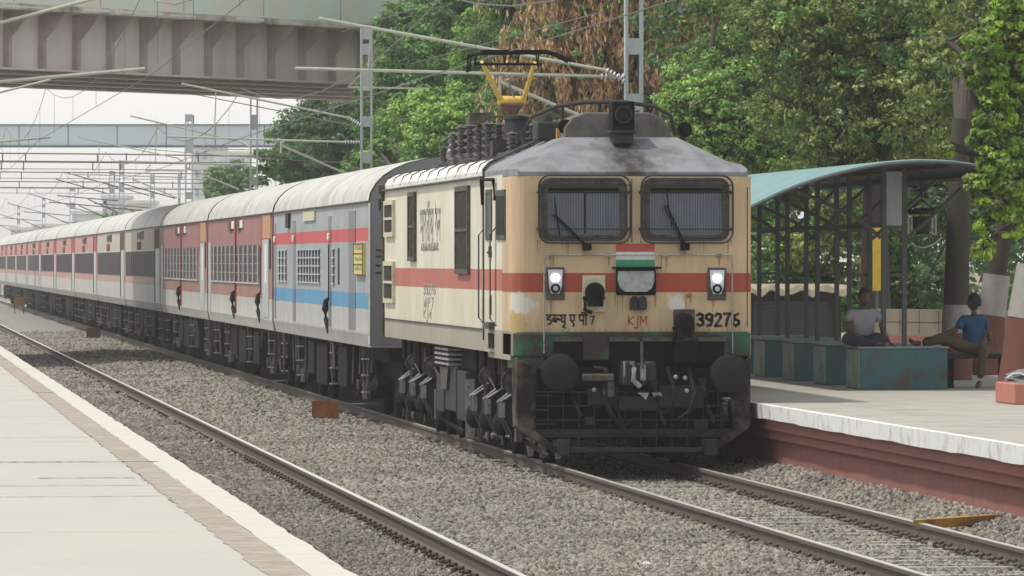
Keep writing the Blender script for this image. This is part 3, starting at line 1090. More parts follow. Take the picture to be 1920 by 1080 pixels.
for (xa, xb) in ((1010, 1176), (1204, 1370)):
    cx, wd = (fx(xa) + fx(xb)) / 2, (fx(xb) - fx(xa))
    zt, zb_ = fz(333), fz(452)
    cz, hh = (zt + zb_) / 2, zt - zb_
    fr = MB()
    ringplate(fr, rrect(cx, cz, wd, hh, .13), rrect(cx, cz - .02, wd - .2, hh - .2, .07), -.035, .01)
    wf = fr.build('windscreen_frame', M['frame'], loco, bevel=.008)
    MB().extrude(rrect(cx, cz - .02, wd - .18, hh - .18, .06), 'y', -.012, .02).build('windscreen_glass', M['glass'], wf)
    sb = MB()
    sb.box(cx - wd / 2 + .1, cx + wd / 2 - .1, -.02, -.013, cz + hh / 2 - .20, cz + hh / 2 - .13)
    sb.box(cx - .012 + (0.02 if xa < 1100 else 9), cx + .012 + (0.02 if xa < 1100 else 9), -.018, -.013, cz - hh / 2 + .1, cz + hh / 2 - .14)
    sb.build('sun_blind', M['soot'], wf)
    gd = MB()
    out = rrect(cx, cz, wd + .05, hh + .05, .14, 4)
    pts = [(x, -.16, z) for x, z in out] + [(out[0][0], -.16, out[0][1])]
    gd.tube(pts, .014, 6)
    inn = rrect(cx, cz, wd - .06, hh - .07, .12, 4)
    pts = [(x, -.155, z) for x, z in inn] + [(inn[0][0], -.155, inn[0][1])]
    gd.tube(pts, .008, 6)
    for zz in (cz + hh * .27, cz - hh * .31, cz + hh * .38):
        gd.tube([(cx - wd / 2 - .02, -.16, zz), (cx + wd / 2 + .02, -.16, zz)], .009, 6)
    for sx_ in (-1, 1):
        for zz in (cz + hh * .27, cz - hh * .31):
            gd.tube([(cx + sx_ * (wd / 2 + .02), -.16, zz), (cx + sx_ * (wd / 2 + .02), .02, zz)], .022, 6)
    for k in range(34):
        xx = cx - wd / 2 + .05 + k * (wd - .1) / 33
        gd.tube([(xx, -.15, cz - hh / 2 + .06), (xx, -.15, cz + hh / 2 - .06)], .0016, 3)
    gd.build('window_guard', M['dkgrey'], loco)
for (x0, y0, x1, y1, x2, y2) in ((1035, 402, 1098, 462, 1030, 388), (1247, 385, 1284, 462, 1247, 350)):
    wp = MB()
    wp.tube([(fx(x1), -.04, fz(y1)), (fx(x1), -.19, fz(y1)), (fx(x0), -.2, fz(y0))], .014, 6)
    wp.tube([(fx(x1) - .03, -.19, fz(y1)), (fx(x0) - .03, -.2, fz(y0) - .01)], .009, 6)
    wp.tube([(fx(x0), -.19, fz(y0) + .22), (fx(x0) + .03, -.19, fz(y0) - .02), (fx(x0) + .07, -.19, fz(y0) - .28)], .009, 6)
    wp.box(fx(x1) - .05, fx(x1) + .05, -.2, 0, fz(y1) - .05, fz(y1) + .04)
    wp.build('wiper', M['soot'], loco)

# lamps
for (xa, xb, ya, yb) in ((1022, 1057, 501, 562), (1329, 1364, 502, 563)):
    h = empty('headlight', (0, 0, 0))
    h.parent = loco
    hb = MB()
    x0, x1, z0, z1 = fx(xa), fx(xb), fz(yb), fz(ya)
    hb.box(x0, x1, -.03, .02, z0, z1)
    hb.build('lamp_housing', M['frame'], h, bevel=.01)
    rf = MB()
    cx = (x0 + x1) / 2
    rf.extrude([(cx - .095, z1 - .03), (cx + .095, z1 - .03), (cx + .08, z0 + .16), (cx + .05, z0 + .08), (cx - .05, z0 + .08), (cx - .08, z0 + .16)], 'y', -.045, -.028)
    rf.build('reflector', M['reflector'], h)
    lp = MB().extrude(rrect(cx, z1 - .135, .105, .095, .035), 'y', -.058, -.044)
    lp.build('lit_lamp', M['lamp'], h)
    l2 = MB().lathe([(.062, -.05), (.062, -.07), (.045, -.075), (.04, -.06)], (cx, 0, z0 + .145), 'y', 18)
    l2.build('marker_lamp', M['soot'], h, smooth=True)
    MB().lathe([(.034, -.075), (.03, -.08)], (cx, 0, z0 + .145), 'y', 14).build('marker_lens', M['lens'], h)
h = empty('centre_lamp', (0, 0, 0))
h.parent = loco
MB().box(fx(1155), fx(1230), -.05, .02, fz(553), fz(504)).build('lamp_box', M['soot'], h, bevel=.015)
MB().extrude([(fx(1158), fz(508)), (fx(1226), fz(508)), (fx(1227), fz(525)), (fx(1222), fz(540)), (fx(1212), fz(547)), (fx(1172), fz(547)), (fx(1162), fz(540)), (fx(1157), fz(525))], 'y', -.062, -.045).build('lens', M['lens'], h)
MB().box(fx(1147), fx(1238), -.16, 0, fz(504), fz(500)).build('hood', M['soot'], h, bevel=.01)
# flag panel
fl = MB()
fl.mat(M['saffron']).box(fx(1155), fx(1228), -.006, .01, fz(472), fz(457))
fl.mat(M['white']).box(fx(1155), fx(1228), -.0058, .01, fz(487), fz(472.2))
fl.mat(M['green']).box(fx(1155), fx(1228), -.006, .01, fz(500), fz(487.2))
fl.build('flag_panel', None, loco)
# rail around the lower nose
hr = MB()
hr.tube([(fx(1018), -.04, fz(662)), (fx(1018), -.05, fz(482)), (fx(1022), -.05, fz(478)), (fx(1370), -.05, fz(478)), (fx(1375), -.05, fz(483)), (fx(1376), -.04, fz(662))], .009, 6)
for x in (1032, 1138, 1247, 1350):
    hr.box(fx(x) - .03, fx(x) + .03, -.06, 0, fz(481), fz(477) + .01)
hr.build('handrail', M['axle'], loco)
# jumper sockets
for (x0, x1, y0, y1, xm, ym) in ((1091, 1134, 516, 585, 1113, 548), (1264, 1304, 580, 640, 1283, 606)):
    js = empty('jumper_socket', (0, 0, 0))
    js.parent = loco
    MB().box(fx(x0), fx(x1), -.05, .01, fz(y1), fz(y0)).build('socket_plate', M['creamplate'] if x0 < 1200 else M['frame'], js, bevel=.01)
    jb = MB()
    jb.lathe([(.12, -.04), (.13, -.12), (.10, -.2), (.11, -.26), (.07, -.27)], (fx(xm), 0, fz(ym)), 'y', 16)
    jb.lathe([(.10, -.1), (.11, 0), (.09, .12), (.05, .16)], (fx(xm), -.16, fz(ym + 12)), 'z', 14)
    jb.box(fx(xm) - .15, fx(xm) + .13, -.13, -.05, fz(ym) - .09, fz(ym) - .05)
    jb.tube([(fx(xm) - .13, -.16, fz(ym) - .08), (fx(xm) - .14, -.2, fz(ym) - .22), (fx(xm) - .05, -.22, fz(ym) - .26)], .028, 8)
    jb.build('socket_cap', M['soot'], js, smooth=True)
MB().box(fx(1264), fx(1304), -.2, 0, fz(681), fz(641)).build('socket_bracket', M['soot'], loco, bevel=.01)
eh = MB()
for dx in (-.055, .055):
    eh.lathe([(.055, -.09), (.06, 0), (.05, .06), (.02, .075)], (fx(1196) + dx, -.06, fz(568)), 'z', 12)
    eh.lathe([(.05, -.1), (.04, 0)], (fx(1196) + dx, 0, fz(562)), 'y', 12)
eh.build('small_horn', M['dkgrey'], loco, smooth=True)
MB().lathe([(.03, -.1), (.035, -.04), (.02, 0)], (fx(1293), 0, fz(553)), 'y', 10).build('cock', M['rust'], loco)
# writing on the nose
dev_text('number', ['d3', 'd9', 'd2', 'd7', 'd6'], .155, .036, M['letter'], loco, (fx(1308), -.001, fz(611)), (1, 0, 0), (0, -1, 0), 1.1, False)
dev_text('depot_code', ['K', 'J', 'M'], .105, .017, M['redletter'], loco, (fx(1178), -.001, fz(609)), (1, 0, 0), (0, -1, 0), 1.35, False)
dev_text('class_lettering', ['da', 'b', 'l', 'ya', 'sp', 'e', 'sp', 'p', 'ii'], .125, .021, M['letter'], loco, (fx(1023), -.001, fz(609)), (1, 0, 0), (0, -1, 0), .96)
dev_text('class_number', ['7'], .10, .02, M['letter'], loco, (fx(1106), -.001, fz(608)), (1, 0, 0), (0, -1, 0), 1, False)

sm_ = MB()
for xa in (975, 1406):
    sm_.box(fx(xa) - .004, fx(xa) + .004, .03, .06, 1.8, 3.6)
for (xa, xb, yy) in ((1020, 1373, 592), (1020, 1140, 574)):
    pass
sm_.box(fx(1184), fx(1186), -.004, .002, fz(455), fz(335))
sm_.build('nose_seam', M['frame'], loco)
rv = MB()
for k in range(34):
    rv.box(-1.3 + k * .079 - .006, -1.3 + k * .079 + .006, -.006, .002, 1.765, 1.777)
    rv.box(-1.3 + k * .079 - .005, -1.3 + k * .079 + .005, -.005, .002, 3.70, 3.71)
rv.build('rivet_row', M['frame'], loco)
rn_ = random.Random(6)
ru = MB()
for (xx, yy) in ((1032, 481), (1138, 481), (1247, 481), (1350, 481), (1033, 562), (1340, 563), (1098, 464), (1284, 464), (1160, 553), (1225, 553), (1293, 556), (1010, 450), (1176, 450), (1204, 450), (1370, 450), (1060, 452), (1320, 452)):
    for j in range(3):
        x_c = fx(xx) + rn_.uniform(-.05, .05)
        l_ = rn_.uniform(.06, .28)
        w_ = rn_.uniform(.004, .012)
        z_ = fz(yy)
        ru.add([(x_c - w_, -.0015 - j * .0004, z_), (x_c + w_, -.0015 - j * .0004, z_), (x_c + w_ * .3, -.0015 - j * .0004, z_ - l_), (x_c - w_ * .3, -.0015 - j * .0004, z_ - l_)], [(0, 1, 2, 3)])
ru.build('rust_run', M['runs'], loco)

# headstock beam: grimy green with recesses
bm_ = MB()
bm_.mat(M['beam'])
bm_.extrude([(-HW + .0, .22), (-HW + .02, .08), (-HW + .1, -.03), (HW - .1, -.03), (HW - .02, .08), (HW, .22), (HW, 1.2), (-HW, 1.2)], 'z', 1.42, 1.747)
bm_.build('headstock', None, loco, bevel=.03)
bx = MB()
bx.extrude([(-HW + .02, .25), (-HW + .04, .1), (-HW + .12, 0), (-1.15, -.02), (-1.15, .6), (-HW, .6)], 'z', 1.28, 1.419)
bx.extrude([(HW - .02, .25), (HW - .04, .1), (HW - .12, 0), (1.15, -.02), (1.15, .6), (HW, .6)], 'z', 1.28, 1.419)
bx.build('beam_corner', M['beam'], loco)
lg = MB()
for xa, xb in ((1040, 1090), (1141, 1196), (1204, 1262), (1309, 1362)):
    lg.box(fx(xa), fx(xb), -.13, -.03, fz(640), fz(633))
lg.build('foot_ledge', M['frame'], loco, each=True)
pk = MB()
for xa, xb in ((1037, 1092), (1142, 1262), (1308, 1360)):
    pk.box(fx(xa), fx(xb), -.045, -.032, fz(676), fz(640.5))
pk.box(-1.3, 1.3, .1, .35, .9, 1.42)
pk.build('beam_recess', M['soot'], loco)
pl_ = MB()
pl_.box(fx(1092), fx(1140), -.06, -.031, fz(674), fz(641))
pl_.box(fx(1262), fx(1306), -.06, -.031, fz(676), fz(682) + .2)
pl_.build('beam_plate', M['beam'], loco)
# buffers
for x, y in ((1041, 697), (1361, 700)):
    bf = empty('buffer', (fx(x), 0, fz(y)))
    bf.parent = loco
    MB().lathe([(.13, .3), (.14, -.05), (.12, -.1)], (0, 0, 0), 'y', 20).build('buffer_casing', M['black'], bf, smooth=True)
    MB().lathe([(.09, -.1), (.09, -.4)], (0, 0, 0), 'y', 16).build('buffer_stem', M['dkgrey'], bf, smooth=True)
    MB().lathe([(.20, -.38), (.235, -.4), (.242, -.43), (.22, -.445), (.12, -.46), (.02, -.465)], (0, 0, 0), 'y', 28).build('buffer_head', M['rubber'], bf, smooth=True)
# coupler
cp = empty('coupler', (fx(1190), -.15, 0))
cp.parent = loco
c_ = MB()
c_.box(-.2, -.02, -.25, .3, fz(722), fz(676))
c_.box(-.02, .12, -.2, .3, fz(722), fz(680))
c_.box(.1, .25, -.12, .3, fz(716), fz(677))
c_.build('coupler_head', M['dkgrey'], cp, bevel=.03)
c_ = MB()
c_.tube([(-.08, -.27, fz(678)), (-.06, -.3, fz(690)), (-.07, -.3, fz(712)), (.02, -.28, fz(724))], .035, 8)
c_.box(.03, .1, -.22, -.19, fz(712), fz(684))
c_.box(-.19, -.17, -.27, -.24, fz(705), fz(676))
c_.build('knuckle', M['axle'], cp, smooth=True)
c_ = MB()
c_.extrude([(-.02, fz(735)), (.13, fz(735)), (.09, fz(748)), (.05, fz(742))], 'y', -.32, -.29)
c_.extrude([(.17, fz(735)), (.28, fz(734)), (.3, fz(742)), (.24, fz(739)), (.19, fz(743))], 'y', -.32, -.29)
c_.build('chain_hook', M['axle'], cp)
c_ = MB()
c_.tube([(.05, -.2, fz(640)), (.05, -.24, fz(676)), (.06, -.25, fz(690))], .018, 6)
c_.build('release_rod', M['frame'], cp)
c_ = MB()
c_.box(fx(1086), fx(1147), -.3, -.24, fz(714), fz(700))
c_.box(fx(1134), fx(1147), -.3, -.24, fz(745), fz(714))
c_.build('bracket_arm', M['frame'], loco, bevel=.02)
hz_ = MB()
hz_.tube([(fx(1108), -.22, fz(688)), (fx(1125), -.26, fz(690)), (fx(1130), -.24, fz(700))], .02, 8)
hz_.tube([(fx(1135), -.1, fz(690)), (fx(1128), -.3, fz(740)), (fx(1140), -.32, fz(775)), (fx(1160), -.26, fz(800)), (fx(1180), -.2, fz(790))], .03, 8)
hz_.tube([(fx(1290), -.1, fz(690)), (fx(1300), -.28, fz(735)), (fx(1290), -.3, fz(770)), (fx(1270), -.24, fz(785))], .03, 8)
hz_.tube([(fx(1250), -.1, fz(690)), (fx(1262), -.25, fz(730)), (fx(1255), -.27, fz(765)), (fx(1240), -.2, fz(775))], .026, 8)
hz_.build('brake_hose', M['rubber'], loco, smooth=True)
for (xp, yp, ln_) in ((1065, 735, .3), (1150, 760, .35), (1225, 750, .3), (1318, 745, .32)):
    hk = MB()
    hk.tube([(fx(xp), -.05, fz(yp) + .2), (fx(xp) + .02, -.16, fz(yp) + .08), (fx(xp) + .06, -.2, fz(yp) - ln_ * .5), (fx(xp) + .14, -.16, fz(yp) - ln_)], [.03, .032, .028, .03], 8)
    hk.box(fx(xp) - .05, fx(xp) + .05, -.09, -.02, fz(yp) + .17, fz(yp) + .25)
    hk.build('air_pipe', M['dkgrey'], loco, smooth=True)
cb2 = MB()
cb2.box(fx(1100), fx(1150), -.1, -.02, fz(760), fz(728))
cb2.box(fx(1235), fx(1320), -.09, -.02, fz(765), fz(722))
cb2.box(fx(1150), fx(1235), -.12, -.05, fz(770), fz(742))
cb2.build('valve_box', M['dkgrey'], loco, bevel=.02)
sm = MB()
for x, y in ((1280, 708), (1262, 706), (1283, 732), (1108, 730)):
    sm.lathe([(.03, -.33), (.02, -.36)], (fx(x), 0, fz(y)), 'y', 8)
sm.build('hose_fitting', M['axle'], loco)

# cattle guard: side cheeks, hem bar and grille
cg = empty('cowcatcher', (0, 0, 0))
cg.parent = loco
for s in (-1, 1):
    ck = MB()
    prof = [(s * 1.51, 1.42), (s * 1.51, .54), (s * 1.47, .49), (s * 1.03, .2), (s * 0.90, .2), (s * 0.90, .275), (s * 1.01, .285), (s * 1.30, .50), (s * 1.27, .6), (s * 1.25, 1.0), (s * 1.25, 1.3)]
    ck.extrude(prof, 'y', -.1, -.02)
    ck.extrude([(-.1, 1.42), (-.1, .56), (.05, .4), (.55, .45), (.55, 1.42)] if False else [(-.02, 1.42), (-.02, .55), (.35, .5), (.45, .8), (.45, 1.42)], 'x', s * 1.47, s * 1.51)
    ck.build('guard_cheek', M['cheek'], cg, bevel=.015)
hb = MB()
hb.box(-.9, .9, -.1, -.02, .205, .27)
hb.box(fx(1042), fx(1065), -.14, -.101, fz(853), fz(823))
hb.box(fx(1321), fx(1345), -.14, -.101, fz(854), fz(823))
hb.build('hem_bar', M['dkgrey'], cg, bevel=.01)
gr = MB()
for k in range(14):
    x = -1.3 + k * 2.6 / 13
    gr.tube([(x, -.04, .24 if abs(x) < .95 else .46), (x, -.04, .98)], .008, 5)
for z in (.44, .62, .80, .98):
    gr.tube([(-1.25, -.05, z), (1.25, -.05, z)], .009, 5)
gr.build('guard_mesh', M['dkgrey'], cg)
gp = MB()
gp.box(-1.28, 1.28, -.03, -.015, .40, .50)
for x0_, x1_, z_ in ((-1.28, -1.05, .92), (-1.28, -1.1, .74), (-1.27, -1.02, .56), (1.02, 1.2, .66), (1.05, 1.2, .6)):
    gp.box(x0_, x1_, -.075, -.055, z_, z_ + .022)
gp.box(.78, .96, -.08, -.05, .5, .62)
gp.box(-.62, -.5, -.08, -.05, .56, .66)
gp.build('guard_plate', M['dkgrey'], cg)
# dark bulk behind the grille
MB().box(-1.2, 1.2, .5, .9, .35, 1.3).build('frame_bulk', M['soot'], loco)
MB().box(-1.15, 1.15, .02, .12, 1.0, 1.28).build('drag_box', M['black'], loco)
# guard irons in front of the wheels
gi = MB()
for (x, y) in ((-.86, .9), (-1.0, 1.5), (-1.1, 2.0)):
    gi.extrude([(x - .07, .34), (x + .07, .34), (x + .03, .09), (x - .03, .09)], 'y', y, y + .04)
gi.build('guard_iron', M['axle'], loco)

# step well and footsteps below the left cab door
a0 = sy(911)
y0d, y1d = sy(932), sy(911)
for s in (-1, 1):
    dr = empty('cab_door', (0, 0, 0))
    dr.parent = loco
    xx = s * (HW + .002)
    d_ = MB()
    d_.box(min(xx, xx + s * .02), max(xx, xx + s * .02), y0d + .05, y1d - .05, 1.85, 3.68)
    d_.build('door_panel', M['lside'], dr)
    w_ = MB()
    w_.box(min(xx + s * .02, xx + s * .026), max(xx + s * .02, xx + s * .026), sy(926), sy(916), 2.98, 3.55)
    w_.build('door_window', M['sideglass'], dr, bevel=.002)
    sfm = MB()
    for (p, q, r1, r2) in ((sy(926) - .05, sy(926), 2.93, 3.6), (sy(916), sy(916) + .05, 2.93, 3.6), (sy(926), sy(916), 3.55, 3.6), (sy(926), sy(916), 2.93, 2.98)):
        sfm.box(min(xx + s * .02, xx + s * .035), max(xx + s * .02, xx + s * .035), p, q, r1, r2)
    sfm.build('door_window_frame', M['frame'], dr)
    hn = MB()
    hn.box(min(xx + s * .02, xx + s * .06), max(xx + s * .02, xx + s * .06), y0d + .45, y0d + .5, 2.7, 2.85)
    hn.box(min(xx + s * .02, xx + s * .06), max(xx + s * .02, xx + s * .06), y0d + .42, y0d + .7, 2.75, 2.78)
    hn.box(min(xx + s * .02, xx + s * .05), max(xx + s * .02, xx + s * .05), y0d + .45, y0d + .5, 1.95, 2.2)
    hn.build('door_handle', M['dkgrey'], dr)
    gt = MB()
    gt.tube([(xx + s * .03, y0d - .06, 3.45), (xx + s * .05, y0d - .02, 3.72), (xx + s * .05, y1d + .05, 3.74), (xx + s * .03, y1d + .06, 3.4)], .025, 6)
    gt.build('rain_gutter', M['soot'], dr)
    for yh in (y0d - .03, y1d + .02):
        MB().tube([(xx + s * .01, yh, 1.8), (xx + s * .09, yh, 1.9), (xx + s * .09, yh, 3.0), (xx + s * .01, yh, 3.1)], .011, 6).build('grab_rail', M['frame'], dr)
    # cab side window ahead of the door
    sw = MB()
    sw.mat(M['frame'])
    ya, yb = sy(949), sy(933)
    sw.box(min(xx, xx + s * .02), max(xx, xx + s * .02), ya, yb, 2.93, 3.58)
    sw.build('side_window_frame', None, loco, bevel=.005)
    MB().box(min(xx + s * .021, xx + s * .026), max(xx + s * .021, xx + s * .026), ya + .06, yb - .06, 3.0, 3.5).build('side_window', M['dark_in'], loco)
    # step well
    stp = MB()
    stp.box(min(xx + s * .002, xx + s * .012), max(xx + s * .002, xx + s * .012), y0d + .3, y0d + 1.0, 1.5, 1.7)
    stp.build('step_well', M['soot'], loco)
    MB().box(min(xx, xx + s * .08), max(xx, xx + s * .08), y0d + .25, y0d + 1.05, 1.76, 1.84).build('door_sill', M['frame'], loco)
    MB().box(min(xx, xx + s * .06), max(xx, xx + s * .06), y0d + .3, y0d + 1.0, 1.46, 1.49).build('footstep', M['steel'], loco)
    # lower skirt under the cab
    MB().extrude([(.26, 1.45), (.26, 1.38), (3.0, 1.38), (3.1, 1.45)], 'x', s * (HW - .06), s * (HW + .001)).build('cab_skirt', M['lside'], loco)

# side grilles
for (xa, xb, ya, yb, nm) in ((859, 883, 349, 514, 'air_grille'), (770, 782, 360, 490, 'air_grille'), (725, 742, 376, 444, 'rear_vent'), (724, 742, 490, 568, 'rear_vent')):
    for s in (-1, 1):
        y0, y1 = sy(xb), sy(xa)
        z0, z1 = szz((xa + xb) / 2, yb), szz((xa + xb) / 2, ya)
        gq = empty(nm, (0, 0, 0))
        gq.parent = loco
        xx = s * (HW + .002)
        f_ = MB()
        for (p, q, r1, r2) in ((y0, y0 + .09, z0, z1), (y1 - .09, y1, z0, z1), (y0 + .09, y1 - .09, z1 - .07, z1), (y0 + .09, y1 - .09, z0, z0 + .07), (y0 + .09, y1 - .09, (z0 + z1) / 2 - .02, (z0 + z1) / 2 + .02)):
            f_.box(min(xx, xx + s * .05), max(xx, xx + s * .05), p, q, r1, r2)
        f_.build('grille_frame', M['frame'] if nm == 'air_grille' else M['creamplate'], gq)
        lv = MB()
        lv.box(min(xx, xx + s * .01), max(xx, xx + s * .01), y0 + .05, y1 - .05, z0 + .05, z1 - .05)
        lv.build('grille_back', M['dkgrey'], gq)
        lv = MB()
        k = 0
        yy = y0 + .13
        while yy < y1 - .12:
            lv.box(min(xx + s * .012, xx + s * .035), max(xx + s * .012, xx + s * .035), yy, yy + .03, z0 + .07, z1 - .07)
            yy += .075
        lv.build('louvres', M['frame'], gq)

# side lettering (left side reads from the rear to the front, facing -X)
dev_text('railway_lettering', ['bh', 'aa', 'ra', 'ta', 'ii', 'ya', 'sp', 'ra', 'ey', 'la'], .42, .07, M['greyletter'], loco, (-HW - .004, sy(789), szz(808, 450)), (0, -1, 0), (-1, 0, 0), 1.75)
text_mesh('railway_lettering_small', 'INDIAN RAILWAYS', .17, M['greyletter'], loco, (-HW - .008, sy(807), szz(808, 470)), (R(90), 0, R(-90)), 0, 1.9)
dev_text('side_number', ['d3', 'd9', 'd2', 'd7', 'd6'], .14, .03, M['greyletter'], loco, (-HW - .004, sy(795), szz(805, 551)), (0, -1, 0), (-1, 0, 0), 4.3, False)
dev_text('side_class', ['W', 'A', 'P', 'sp', '7'], .13, .03, M['greyletter'], loco, (-HW - .004, sy(795), szz(805, 575)), (0, -1, 0), (-1, 0, 0), 4.4, False)
dev_text('side_depot', ['K', 'J', 'M'], .13, .03, M['greyletter'], loco, (-HW - .004, sy(795), szz(805, 597)), (0, -1, 0), (-1, 0, 0), 6.0, False)

# rear corner conduit
cn = MB()
cn.tube([(-HW - .03, LEN - .03, 1.45), (-HW - .03, LEN - .03, 3.8), (-HW + .1, LEN - .03, 4.0)], .03, 8)
cn.box(-HW - .1, -HW + .02, LEN - .12, LEN + .06, 3.72, 3.86)
cn.box(-HW - .1, -HW + .02, LEN - .02, LEN + .1, 3.45, 3.65)
cn.build('corner_conduit', M['frame'], loco)

# roof gear
eq = MB()
eqy = 1.7
prof = [(-.70, 4.24), (-.68, 4.40), (-.58, 4.53), (-.4, 4.60), (.42, 4.60), (.6, 4.53), (.70, 4.40), (.72, 4.24)]
eq.extrude(prof, 'y', eqy, eqy + 1.2)
eq.build('equipment_cover', M['cover'], loco, bevel=.02)
hl = empty('top_headlight', (fx(1180) + .03, .95, 0))
hl.parent = loco
hlz = 4.27
h_ = MB()
h_.box(-.145, .145, -.12, .3, hlz + .08, hlz + .45)
h_.build('headlight_casing', M['soot'], hl, bevel=.015)
MB().lathe([(.115, -.125), (.115, -.18), (.1, -.18), (.09, -.13), (.02, -.12)], (0, 0, hlz + .28), 'y', 20).build('headlight_bezel', M['dkgrey'], hl, smooth=True)
MB().lathe([(.085, -.13), (.04, -.14)], (0, 0, hlz + .28), 'y', 18).build('headlight_lens', M['rubber'], hl)
h_ = MB()
h_.box(-.17, .17, -.15, .3, hlz + .035, hlz + .08)
h_.box(-.13, .13, -.1, .3, hlz - .1, hlz + .035)
h_.build('headlight_bracket', M['dkgrey'], hl, bevel=.01)
for (x, y, nm) in ((1287, 243, 'horn'), (1062, 238, 'horn')):
    hn = empty('horn', ((x - 1187) * .007 + .22, 2.0, 2.65 - (y - 490) / 143.0))
    hn.parent = loco
    MB().lathe([(.10, -.14), (.085, -.1), (.045, 0), (.03, .3)], (0, 0, 0), 'y', 20).build('horn_bell', M['soot'], hn, smooth=True)
    MB().tube([(0, .1, 0), (0, .1, -.24)], .04, 8).build('horn_mount', M['dkgrey'], hn)
# roof conductor loop
rc_ = MB()
rc_.tube([(-.95, 4.1, 4.12), (-.98, 4.1, 4.4), (-.86, 4.0, 4.6), (-.55, 3.8, 4.73), (-.2, 3.6, 4.78), (.3, 3.4, 4.78), (.7, 3.3, 4.72), (.92, 3.3, 4.6), (.98, 3.3, 4.35)], .028, 8)
for x, z in ((-.5, 4.72), (0, 4.76), (.45, 4.76)):
    rc_.tube([(x, 3.6, z), (x, 3.6, 4.3)], .025, 6)
rc_.build('roof_conductor', M['dkgrey'], loco, smooth=True)
bb_ = MB()
bb_.box(-.95, -.55, 2.6, 3.2, 4.25, 4.5)
bb_.box(-.55, .1, 3.0, 3.5, 4.28, 4.44)
bb_.build('air_cooler', M['dkgrey'], loco, bevel=.03)
yv = MB().box(-.74, -.64, 2.15, 2.25, 4.24, 4.40)
yv.build('yellow_valve', M['yellowbar'], loco)


def insulator(b, x, y, z0, h, r_=.09, n=5):
    prof = [(.035, z0)]
    for k in range(n):
        z = z0 + (k + .2) * h / n
        prof += [(.045, z), (r_, z + h / n * .25), (r_, z + h / n * .35), (.045, z + h / n * .6)]
    prof.append((.035, z0 + h))
    b.lathe(prof, (x, y, 0), 'z', 14)


tf = MB()
tf.lathe([(.18, 4.25), (.2, 4.27), (.185, 4.29), (.18, 4.62), (.195, 4.63), (.195, 4.68), (.15, 4.69)], (-.72, 7.2, 0), 'z', 24)
tf.box(-1.1, -.6, 6.95, 7.45, 4.12, 4.33)
tf.build('potential_transformer', M['dkgrey'], loco, smooth=True)
ii = MB()
for (x, y, h) in ((-1.15, 8.3, .55), (-1.1, 9.3, .6), (-.95, 10.4, .55), (-1.2, 11.6, .4), (-.3, 7.2, .5), (-.45, 6.2, .45), (-1.0, 5.3, .3), (-.2, 5.0, .3), (.5, 6.5, .5), (.3, 8.5, .5), (-1.2, 13.2, .25), (-.9, 14.4, .25), (-1.22, 8.9, .5), (-1.25, 9.8, .5), (-.9, 8.0, .5), (-1.25, 10.9, .42), (-.6, 6.4, .45), (-1.1, 7.5, .5), (-.45, 5.9, .4)):
    insulator(ii, x, y, 4.12, h, .105 if h > .3 else .08)
ii.build('insulator', M['brownporc'], loco, smooth=True)
jj = MB()
jj.lathe([(.12, 4.15), (.12, 4.62), (.09, 4.66)], (-.55, 5.4, 0), 'z', 16)
jj.lathe([(.1, 4.15), (.1, 4.5), (.07, 4.54)], (.1, 6.2, 0), 'z', 16)
jj.lathe([(.2, 4.15), (.2, 4.45), (.17, 4.5)], (-1.05, 9.9, 0), 'z', 16)
jj.build('surge_arrester', M['dkgrey'], loco, smooth=True)
kk = MB()
kk.tube([(-1.15, 8.3, 4.70), (-1.1, 9.3, 4.74), (-.95, 10.4, 4.68), (-.6, 12, 4.6)], .018, 6)
kk.tube([(-.72, 7.2, 4.7), (-.45, 6.2, 4.62), (-.2, 5.0, 4.5), (-.5, 4.2, 4.62)], .016, 6)
kk.tube([(-.3, 7.2, 4.66), (.5, 6.5, 4.66), (.3, 8.5, 4.68), (-1.15, 8.3, 4.7)], .014, 6)
kk.box(-1.35, -1.05, 7.7, 8.1, 4.58, 4.74)
kk.build('roof_busbar', M['frame'], loco, smooth=True)
# folded front pantograph, lying flat
pf = MB()
pf.box(-.6, .6, 5.6, 5.7, 4.42, 4.47)
pf.tube([(-1.25, 11.8, 4.2), (-1.05, 13.0, 4.48), (-.4, 15, 4.3)], .05, 8)
pf.build('folded_pantograph', M['axle'], loco)

# raised pantograph
pg = empty('pantograph', (0, 14.5, 0))
pg.parent = loco
zh = 5.80
kn = (.03, .5, 5.08)
MB().tube([(.0, 2.2, 4.3), (.03, kn[1] + .05, kn[2] - .05)], [.06, .05], 10).build('lower_arm', M['rustdk'], pg, smooth=True)
ua = MB()
ua.tube([(-.14, kn[1], kn[2]), (-.50, .0, zh - .13)], [.045, .03], 8)
ua.tube([(.18, kn[1], kn[2]), (.31, .0, zh - .13)], [.045, .03], 8)
ua.build('upper_arm', M['yellow'], pg, smooth=True)
x_ = MB()
x_.tube([(-.2, .2, zh - .3), (0.0, .2, zh - .4)], .012, 6)
x_.tube([(0.0, .2, zh - .4), (.24, .2, zh - .28)], .012, 6)
x_.tube([(-.07, .3, zh - .38), (.04, .5, kn[2] + .07)], .018, 6)
x_.build('thrust_rod', M['axle'], pg)
k_ = MB()
k_.lathe([(.05, -.2), (.07, -.19), (.07, .22), (.05, .23)], (0, kn[1], kn[2] + .02), 'x', 12)
k_.build('knuckle_bar', M['yellow'], pg, smooth=True)
k_ = MB()
k_.extrude([(-.17, kn[2] - .03), (.2, kn[2] - .03), (.12, kn[2] - .13), (.05, kn[2] - .19), (-.04, kn[2] - .17), (-.12, kn[2] - .1)], 'y', kn[1] - .1, kn[1] + .12)
k_.build('knee_casing', M['rustdk'], pg, bevel=.02)
ph = MB()
